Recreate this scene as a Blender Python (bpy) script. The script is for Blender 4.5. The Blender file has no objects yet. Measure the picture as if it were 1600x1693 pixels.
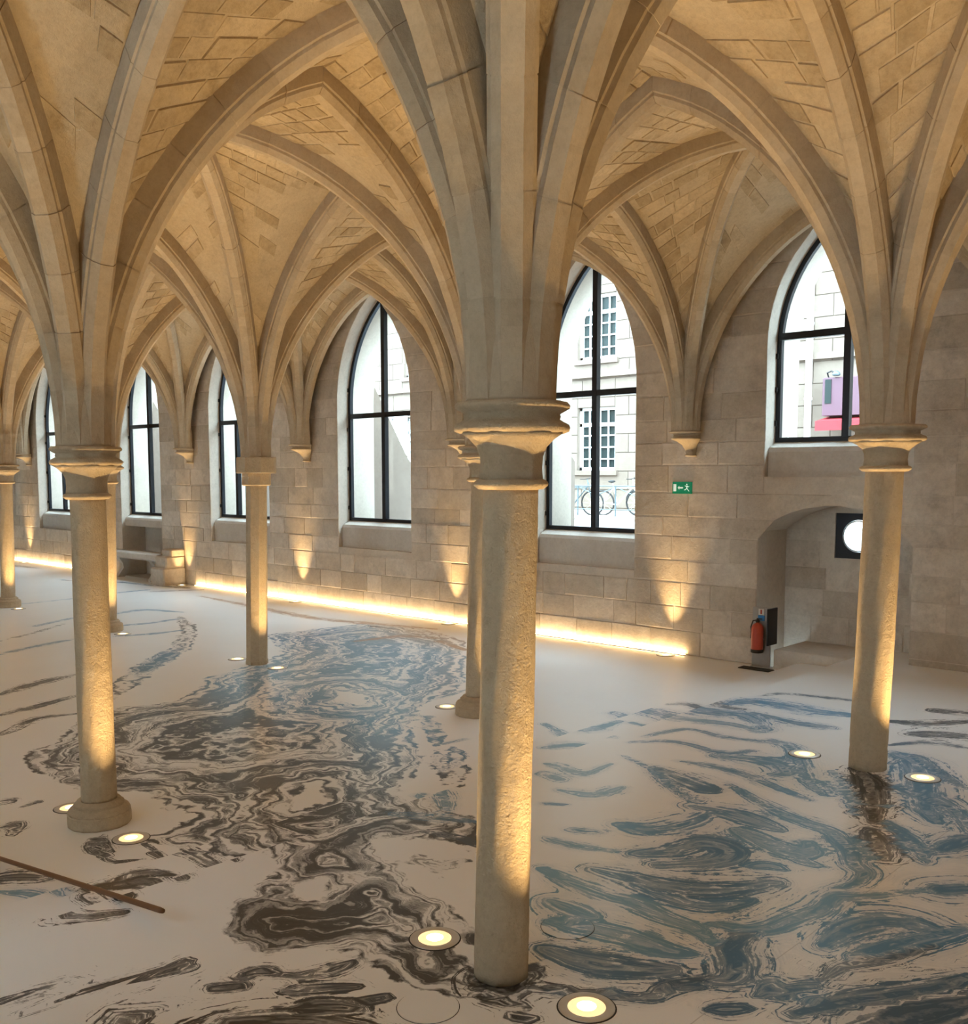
import bpy, math, random, json
import numpy as np
from mathutils import Matrix, Vector
random.seed(7); rng = np.random.default_rng(7)
S = bpy.context.scene
COL = S.collection
SKY, EXPO, UPL, SPREAD, SPREADW, WPOW, LEDS = 17.0, 0.33, 320.0, 100, 50, 1.0, 42.0
TILT, TILTW, NWW = 7.0, 3.0, 0.28
# ---------------------------------------------------------------- camera
F = 1656.2; CY = 85.0
CAM = np.array([2.9865, 0.0, 2.5576])
YAW, PITCH, ROLL = 0.7532, 0.0903, -0.0014
def cam_axes():
    cy, sy = math.cos(YAW), math.sin(YAW); cp, sp = math.cos(PITCH), math.sin(PITCH); cr, sr = math.cos(ROLL), math.sin(ROLL)
    fw = np.array([-sy, cy, 0]); rt = np.array([cy, sy, 0]); up = np.array([0, 0, 1.0])
    f2 = fw * cp - up * sp; u2 = up * cp + fw * sp
    return f2, rt * cr + u2 * sr, -rt * sr + u2 * cr
FW, RT, UP = cam_axes()
cd = bpy.data.cameras.new('camera'); cam = bpy.data.objects.new('camera', cd); COL.objects.link(cam)
cam.matrix_world = Matrix(((RT[0], UP[0], -FW[0], CAM[0]), (RT[1], UP[1], -FW[1], CAM[1]), (RT[2], UP[2], -FW[2], CAM[2]), (0, 0, 0, 1)))
cd.sensor_fit = 'HORIZONTAL'; cd.sensor_width = 36.0; cd.lens = F / 1600 * 36.0; cd.shift_y = CY / 1600.0
cd.clip_start = 0.05; cd.clip_end = 300
S.camera = cam
def px_size(p, size):            # how large a piece shows, 0 when outside the view
    d = np.asarray(p) - CAM; z = d @ FW
    if z < 0.3: return 0.0
    u = 800 + F * (d @ RT) / z; v = 846.5 + CY - F * (d @ UP) / z
    if u < -40 or u > 1640 or v < -40 or v > 1730: return 0.0
    return F * size / z
# ---------------------------------------------------------------- world, sun, exposure
W = bpy.data.worlds.new('world'); S.world = W; W.use_nodes = True
wn = W.node_tree.nodes; wl = W.node_tree.links
bg = wn['Background']; bg.inputs['Color'].default_value = (0.64, 0.85, 1.0, 1); bg.inputs['Strength'].default_value = SKY
S.view_settings.view_transform = 'Standard'; S.view_settings.look = 'None'
S.view_settings.exposure = EXPO; S.view_settings.gamma = 1.0; S.view_settings.use_curve_mapping = False
S.cycles.use_denoising = True
S.cycles.max_bounces = 6; S.cycles.diffuse_bounces = 4; S.cycles.glossy_bounces = 2; S.cycles.transparent_max_bounces = 8
S.cycles.use_adaptive_sampling = True; S.cycles.adaptive_threshold = 0.06
S.cycles.sample_clamp_indirect = 6.0
S.cycles.caustics_reflective = False; S.cycles.caustics_refractive = False
# ---------------------------------------------------------------- helpers
def link(o, parent=None):
    COL.objects.link(o)
    if parent is not None: o.parent = parent
    return o
def mesh(name, V, Fc, m, parent=None, smooth=False, kind=None):
    me = bpy.data.meshes.new(name); me.from_pydata([tuple(map(float, v)) for v in V], [], Fc); me.update()
    if smooth: me.polygons.foreach_set('use_smooth', [True] * len(me.polygons))
    if m is not None: me.materials.append(m)
    o = bpy.data.objects.new(name, me); link(o, parent)
    if kind: o['kind'] = kind
    return o
def tag(o, label=None, cat=None, group=None, kind=None):
    if label: o['label'] = label
    if cat: o['category'] = cat
    if group: o['group'] = group
    if kind: o['kind'] = kind
    return o
def empty(name, loc, label=None, cat=None, group=None):
    o = bpy.data.objects.new(name, None); o.location = loc; link(o); o.empty_display_size = 0.1
    return tag(o, label, cat, group)
class MB:
    def __init__(s): s.V = []; s.F = []
    def add(s, V, Fc):
        n = len(s.V); s.V += [tuple(map(float, v)) for v in V]; s.F += [tuple(i + n for i in f) for f in Fc]; return s
    def box(s, x0, x1, y0, y1, z0, z1):
        V = [(x, y, z) for z in (z0, z1) for y in (y0, y1) for x in (x0, x1)]
        return s.add(V, [(0, 2, 3, 1), (4, 5, 7, 6), (0, 1, 5, 4), (2, 6, 7, 3), (0, 4, 6, 2), (1, 3, 7, 5)])
    def bbox(s, x0, x1, y0, y1, z0, z1, b=0.01):     # box with chamfered vertical and top edges
        P = lambda i: [(x0 + i + b, y0 + i), (x1 - i - b, y0 + i), (x1 - i, y0 + i + b), (x1 - i, y1 - i - b), (x1 - i - b, y1 - i), (x0 + i + b, y1 - i), (x0 + i, y1 - i - b), (x0 + i, y0 + i + b)]
        rings = [[(x, y, z0) for x, y in P(0)], [(x, y, z1 - b) for x, y in P(0)], [(x, y, z1) for x, y in P(b)]]
        return s.rings(rings, True, True)
    def rings(s, R, cap0=False, cap1=False, closed=True):
        n = len(R[0]); V = [p for r in R for p in r]; Fc = []
        for i in range(len(R) - 1):
            for j in range(n if closed else n - 1):
                k = (j + 1) % n; Fc.append((i * n + j, i * n + k, (i + 1) * n + k, (i + 1) * n + j))
        if cap0: Fc.append(tuple(range(n - 1, -1, -1)))
        if cap1: Fc.append(tuple((len(R) - 1) * n + j for j in range(n)))
        return s.add(V, Fc)
    def tube(s, P, r, n=8, closed=False):
        P = [np.array(p, float) for p in P]; R = []; m = len(P)
        for i, p in enumerate(P):
            a = P[(i - 1) % m] if closed or i > 0 else p; b = P[(i + 1) % m] if closed or i < m - 1 else p
            t = b - a; t /= np.linalg.norm(t)
            u = np.cross(t, (0, 0, 1.0)); u = np.cross(t, (1.0, 0, 0)) if np.linalg.norm(u) < 1e-3 else u
            u /= np.linalg.norm(u); w = np.cross(t, u); rr = r[i] if hasattr(r, '__len__') else r
            R.append([tuple(p + rr * (u * math.cos(2 * math.pi * k / n) + w * math.sin(2 * math.pi * k / n))) for k in range(n)])
        if closed: R.append(R[0])
        return s.rings(R, not closed, not closed)
    def lathe(s, prof, c=(0, 0, 0), n=32, mod=None, caps=True):
        R = []
        for r, z in prof:
            R.append([(c[0] + r * (mod(a, z, r) if mod else 1) * math.cos(a), c[1] + r * (mod(a, z, r) if mod else 1) * math.sin(a), c[2] + z) for a in [2 * math.pi * k / n for k in range(n)]])
        return s.rings(R, caps, caps)
    def build(s, name, m, parent=None, smooth=False, kind=None):
        return mesh(name, s.V, s.F, m, parent, smooth, kind)
def local(o, root):              # parts are modelled in world space; keep them there under a root that sits elsewhere
    o.parent = root; o.matrix_parent_inverse = Matrix.Translation(root.location).inverted(); return o
# ---------------------------------------------------------------- materials
def nt(name):
    m = bpy.data.materials.new(name); m.use_nodes = True
    t = m.node_tree; return m, t, t.nodes, t.links, t.nodes['Principled BSDF']
def N(t, typ, **kw):
    n = t.nodes.new(typ)
    for k, v in kw.items():
        if k in n.inputs: n.inputs[k].default_value = v
        else: setattr(n, k, v)
    return n
def plain(name, c, rough=0.5, metal=0.0, emit=None, es=0.0):
    m, t, n, l, p = nt(name)
    no = N(t, 'ShaderNodeTexNoise', Scale=18.0); no.inputs['Detail'].default_value = 4
    mp = N(t, 'ShaderNodeMapRange'); mp.inputs['To Min'].default_value = 0.88; mp.inputs['To Max'].default_value = 1.08
    mx = N(t, 'ShaderNodeMix', data_type='RGBA', blend_type='MULTIPLY'); mx.inputs['Factor'].default_value = 1
    co = N(t, 'ShaderNodeTexCoord'); l.new(co.outputs['Object'], no.inputs['Vector'])
    l.new(no.outputs['Fac'], mp.inputs['Value']); mx.inputs['A'].default_value = (*c, 1)
    l.new(mp.outputs['Result'], mx.inputs['B']); l.new(mx.outputs['Result'], p.inputs['Base Color'])
    p.inputs['Roughness'].default_value = rough; p.inputs['Metallic'].default_value = metal
    if emit: p.inputs['Emission Color'].default_value = (*emit, 1); p.inputs['Emission Strength'].default_value = es
    return m
def math_(t, op, a, b=None, c=None, clamp=False):
    n = t.nodes.new('ShaderNodeMath'); n.operation = op; n.use_clamp = clamp
    for i, v in enumerate((a, b, c)):
        if v is None: continue
        if isinstance(v, (int, float)): n.inputs[i].default_value = v
        else: t.links.new(v, n.inputs[i])
    return n.outputs[0]
def noise(t, vec, scale, detail=4, rough=0.5, dist=0.0):
    n = t.nodes.new('ShaderNodeTexNoise'); n.inputs['Scale'].default_value = scale; n.inputs['Detail'].default_value = detail
    n.inputs['Roughness'].default_value = rough; n.inputs['Distortion'].default_value = dist
    if vec is not None: t.links.new(vec, n.inputs['Vector'])
    return n.outputs['Fac']
def ramp(t, fac, stops):
    r = t.nodes.new('ShaderNodeValToRGB'); cr = r.color_ramp
    while len(cr.elements) > 1: cr.elements.remove(cr.elements[-1])
    cr.elements[0].position = stops[0][0]; cr.elements[0].color = (*stops[0][1], 1)
    for p, c in stops[1:]:
        e = cr.elements.new(p); e.color = (*c, 1)
    t.links.new(fac, r.inputs['Fac']); return r.outputs['Color']
def mixc(t, fac, a, b, mode='MIX'):
    n = t.nodes.new('ShaderNodeMix'); n.data_type = 'RGBA'; n.blend_type = mode
    for s, v in (('Factor', fac), ('A', a), ('B', b)):
        if isinstance(v, (int, float)): n.inputs[s].default_value = v
        elif isinstance(v, tuple): n.inputs[s].default_value = (*v, 1)
        else: t.links.new(v, n.inputs[s])
    return n.outputs['Result']
def stone(name, light, dark, var=0.16, bump=0.35, scale=1.0, stain=0.35, pit=0.0, speck=0.10):
    m, t, n, l, p = nt(name)
    co = N(t, 'ShaderNodeTexCoord').outputs['Object']
    big = noise(t, co, 1.3 * scale, 5, 0.6); mid = noise(t, co, 7 * scale, 6, 0.65); fine = noise(t, co, 60 * scale, 5, 0.7)
    f = math_(t, 'ADD', math_(t, 'MULTIPLY', big, 0.5), math_(t, 'MULTIPLY', mid, 0.5))
    c = ramp(t, f, [(0.32, dark), (0.5, tuple((a + b) / 2 for a, b in zip(light, dark))), (0.66, light)])
    st = math_(t, 'MULTIPLY', math_(t, 'SMOOTH_MIN', 1.0, math_(t, 'MULTIPLY', math_(t, 'SUBTRACT', noise(t, co, 2.3 * scale, 6, 0.7), 0.55), 5.0), 0.1), stain, clamp=True)
    c = mixc(t, st, c, tuple(x * 0.45 for x in dark))
    sp = math_(t, 'MULTIPLY', math_(t, 'SUBTRACT', noise(t, co, 26 * scale, 6, 0.75), 0.5), 2.6)
    c = mixc(t, math_(t, 'MULTIPLY', math_(t, 'MAXIMUM', sp, 0.0), speck * 4, None, True), c, tuple(x * 0.55 for x in dark))
    c = mixc(t, math_(t, 'MULTIPLY', math_(t, 'MAXIMUM', math_(t, 'MULTIPLY', sp, -1.0), 0.0), speck * 3, None, True), c, tuple(min(1, x * 1.25) for x in light))
    isl = N(t, 'ShaderNodeNewGeometry').outputs['Random Per Island']; ob = N(t, 'ShaderNodeObjectInfo').outputs['Random']
    r = math_(t, 'FRACT', math_(t, 'ADD', isl, math_(t, 'MULTIPLY', ob, 7.31)))
    v = math_(t, 'ADD', 1.0 - var, math_(t, 'MULTIPLY', r, 2 * var))
    comb = t.nodes.new('ShaderNodeCombineColor')
    l.new(v, comb.inputs[0]); l.new(math_(t, 'POWER', v, 1.1), comb.inputs[1]); l.new(math_(t, 'POWER', v, 1.3), comb.inputs[2])
    c = mixc(t, 1.0, c, comb.outputs[0], 'MULTIPLY')
    l.new(c, p.inputs['Base Color']); p.inputs['Roughness'].default_value = 0.9; p.inputs['Specular IOR Level'].default_value = 0.2
    h = math_(t, 'ADD', math_(t, 'ADD', math_(t, 'MULTIPLY', mid, 0.7), math_(t, 'MULTIPLY', fine, 0.3)), math_(t, 'MULTIPLY', sp, 0.14))
    if pit:
        vo = N(t, 'ShaderNodeTexVoronoi', Scale=42.0 * scale); l.new(co, vo.inputs['Vector'])
        h = math_(t, 'ADD', h, math_(t, 'MULTIPLY', math_(t, 'MINIMUM', vo.outputs['Distance'], 0.35), pit))
    b = N(t, 'ShaderNodeBump', Strength=bump, Distance=0.02); l.new(h, b.inputs['Height']); l.new(b.outputs['Normal'], p.inputs['Normal'])
    return m
M = {}
M['web'] = stone('vault_plaster', (0.60, 0.495, 0.35), (0.48, 0.38, 0.255), 0.0, 0.8, 1.0, 0.4, 0, .13)
M['web_stone'] = stone('vault_stone', (0.58, 0.47, 0.32), (0.42, 0.32, 0.20), 0.17, 0.9, 0.8, 0.6, 0, .16)
M['rib'] = stone('rib_stone', (0.56, 0.46, 0.33), (0.44, 0.345, 0.235), 0.07, 0.45, 1.2, 0.25)
M['column'] = stone('column_stone', (0.58, 0.48, 0.34), (0.47, 0.37, 0.25), 0.02, 1.0, 1.0, 0.25, 0.35, 0.12)
M['wall'] = stone('wall_mortar', (0.68, 0.60, 0.50), (0.58, 0.50, 0.41), 0.0, 0.4, 1.0, 0.2)
M['block'] = stone('wall_stone', (0.68, 0.60, 0.50), (0.49, 0.41, 0.325), 0.15, 0.5, 1.0, 0.55)
M['sill'] = stone('sill_stone', (0.66, 0.61, 0.54), (0.56, 0.50, 0.43), 0.03, 0.25, 1.0, 0.1)
M['metal_dark'] = plain('dark_frame_metal', (0.012, 0.015, 0.022), 0.35, 0.3)
M['steel'] = plain('brushed_steel', (0.60, 0.57, 0.52), 0.45, 0.6)
M['grey_metal'] = plain('grey_cabinet_metal', (0.42, 0.41, 0.40), 0.45, 0.4)
M['black'] = plain('black_rubber', (0.02, 0.02, 0.02), 0.7)
M['red'] = plain('red_paint', (0.50, 0.07, 0.04), 0.35)
M['white'] = plain('white_paint', (0.82, 0.82, 0.80), 0.5)
M['blue'] = plain('blue_print', (0.03, 0.22, 0.55), 0.5)
M['green'] = plain('exit_sign_green', (0.0, 0.17, 0.08), 0.4, 0, (0.0, 0.30, 0.13), 0.25)
M['signwhite'] = plain('exit_sign_white', (0.8, 0.85, 0.8), 0.4, 0, (0.8, 1, 0.85), 0.35)
M['lens'] = plain('warm_lens', (0.75, 0.66, 0.45), 0.2, 0, (1.0, 0.72, 0.34), 0.9)
M['core'] = plain('lamp_core', (1, .95, .85), 0.3, 0, (1.0, 0.90, 0.66), 6.0)
M['led'] = plain('led_strip_light', (0.9, 0.8, 0.6), 0.4, 0, (1.0, 0.70, 0.36), LEDS)
M['wood'] = plain('stick_wood', (0.17, 0.075, 0.03), 0.5)
M['facade'] = stone('facade_stone', (0.20, 0.158, 0.125), (0.168, 0.13, 0.102), 0.05, 0.15, 0.6, 0.12)
M['asphalt'] = stone('street_asphalt', (0.30, 0.30, 0.31), (0.22, 0.22, 0.23), 0.0, 0.2, 1.0, 0.1)
M['pave'] = stone('pavement_stone', (0.40, 0.34, 0.29), (0.33, 0.28, 0.24), 0.0, 0.2, 1.0, 0.1)
M['winglass'] = plain('reflective_window_pane', (0.022, 0.030, 0.028), 0.35)
M['winglass'].node_tree.nodes['Principled BSDF'].inputs['Specular IOR Level'].default_value = 0.12
M['purple'] = plain('plum_sign_paint', (0.095, 0.042, 0.058), 0.5)
M['awning'] = plain('red_awning_cloth', (0.30, 0.015, 0.02), 0.7)
M['bike'] = plain('bike_grey_paint', (0.10, 0.13, 0.14), 0.4, 0.3)
def glass():
    m, t, n, l, p = nt('window_glass'); n.remove(p)
    tr = N(t, 'ShaderNodeBsdfTransparent'); tr.inputs['Color'].default_value = (0.95, 0.97, 0.97, 1)
    gl = N(t, 'ShaderNodeBsdfGlossy', Roughness=0.02); lw = N(t, 'ShaderNodeLayerWeight', Blend=0.5); mx = N(t, 'ShaderNodeMixShader')
    l.new(math_(t, 'MULTIPLY_ADD', math_(t, 'POWER', lw.outputs['Facing'], 5.0), 0.5, 0.03), mx.inputs[0]); l.new(tr.outputs[0], mx.inputs[1]); l.new(gl.outputs[0], mx.inputs[2])
    l.new(mx.outputs[0], n['Material Output'].inputs['Surface']); return m
M['glass'] = glass()
# ---------------------------------------------------------------- the hall's plan
YN, YF, YW, YB = 3.29, 7.61, 11.88, -1.10         # near columns, far columns, window-wall corbels, rear corbels
WF, WO = 12.1, 13.0                                # window wall, inner and outer face
I0, I1 = -2, 7
CX = {                                             # (top x, y, springing z)
 'near': {0: (0.07, 3.283, 2.86), 1: (-3.98, 3.292, 2.745)},
 'far': {0: (-0.01, 7.64, 2.91), 1: (-4.142, 7.604, 2.83), 2: (-8.284, 7.629, 2.765), 3: (-12.383, 7.604, 2.75), 4: (-16.672, 7.70, 2.72)}}
def node(row, i):
    if row in CX and i in CX[row]: return np.array(CX[row][i])
    if row == 'near': return np.array([-4.08 * i, YN, 2.80])
    if row == 'far': return np.array([-4.17 * i, YF, 2.78])
    if row == 'wall': return np.array([-0.07 - 4.325 * i, YW, 3.11])
    return np.array([-4.1 * i, YB, 3.11])
ROWS = ['back', 'near', 'far', 'wall']
ZC, ZD = 5.74, 5.90
R0, SPAN_X = 0.19, (8.6, -31.5)
# windows of the far wall: centre x, half width, sill z, arch springing z, apex z, transom z, bottom of the splayed recess
WINS = [(-2.38, .95, 2.95, 4.2, 5.85, 4.32, 2.5), (-6.30, .94, 1.66, 3.9, 5.85, 3.76, 1.14), (-11.15, 1.02, 1.64, 3.85, 5.80, 3.63, 1.14),
        (-15.55, 1.12, 1.58, 3.85, 5.80, 3.66, 1.05), (-19.80, .98, 1.53, 3.85, 5.8, 3.70, 0.0), (-24.6, 1.0, 1.50, 3.85, 5.8, 3.66, 1.0),
        (-28.9, 1.0, 1.50, 3.85, 5.8, 3.66, 1.0), (2.1, .95, 2.95, 4.2, 5.85, 4.32, 2.5)]  # the last window is out of view, put in for its daylight
NICHE = (-2.40, 1.0, 0.0, 1.78, 2.14)             # centre, half width, floor, springing, crown
def arch_w(w, z):                                  # half width of a pointed opening at height z
    cx, hw, zs, zp, za = w[:5]
    if z <= zp: return hw
    h = za - zp; R = (hw * hw + h * h) / (2 * hw); d = R * R - (z - zp) ** 2
    return max(0.0, hw - R + math.sqrt(max(d, 0))) if z < za else 0.0
def outline(w, inset=0.0, n=14):                   # pointed outline, counter-clockwise from bottom left
    cx, hw, zs, zp, za = w[:5]; hw -= inset; zs += inset; za -= inset * 1.25
    h = za - zp; R = (hw * hw + h * h) / (2 * hw); th = math.asin(min(1, h / R))
    rt = [(cx + hw - R + R * math.cos(th * k / n), zp + R * math.sin(th * k / n)) for k in range(n + 1)]
    lf = [(2 * cx - x, z) for x, z in rt[:-1]][::-1]
    return [(cx - hw, zs), (cx + hw, zs)] + rt + lf
def niche_w(z):
    cx, hw, z0, zp, za = NICHE
    if z <= zp: return hw
    if z >= za: return 0.0
    h = za - zp; R = (hw * hw + h * h) / (2 * h)
    return math.sqrt(max(0, R * R - (z - zp + R - h) ** 2))
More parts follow.
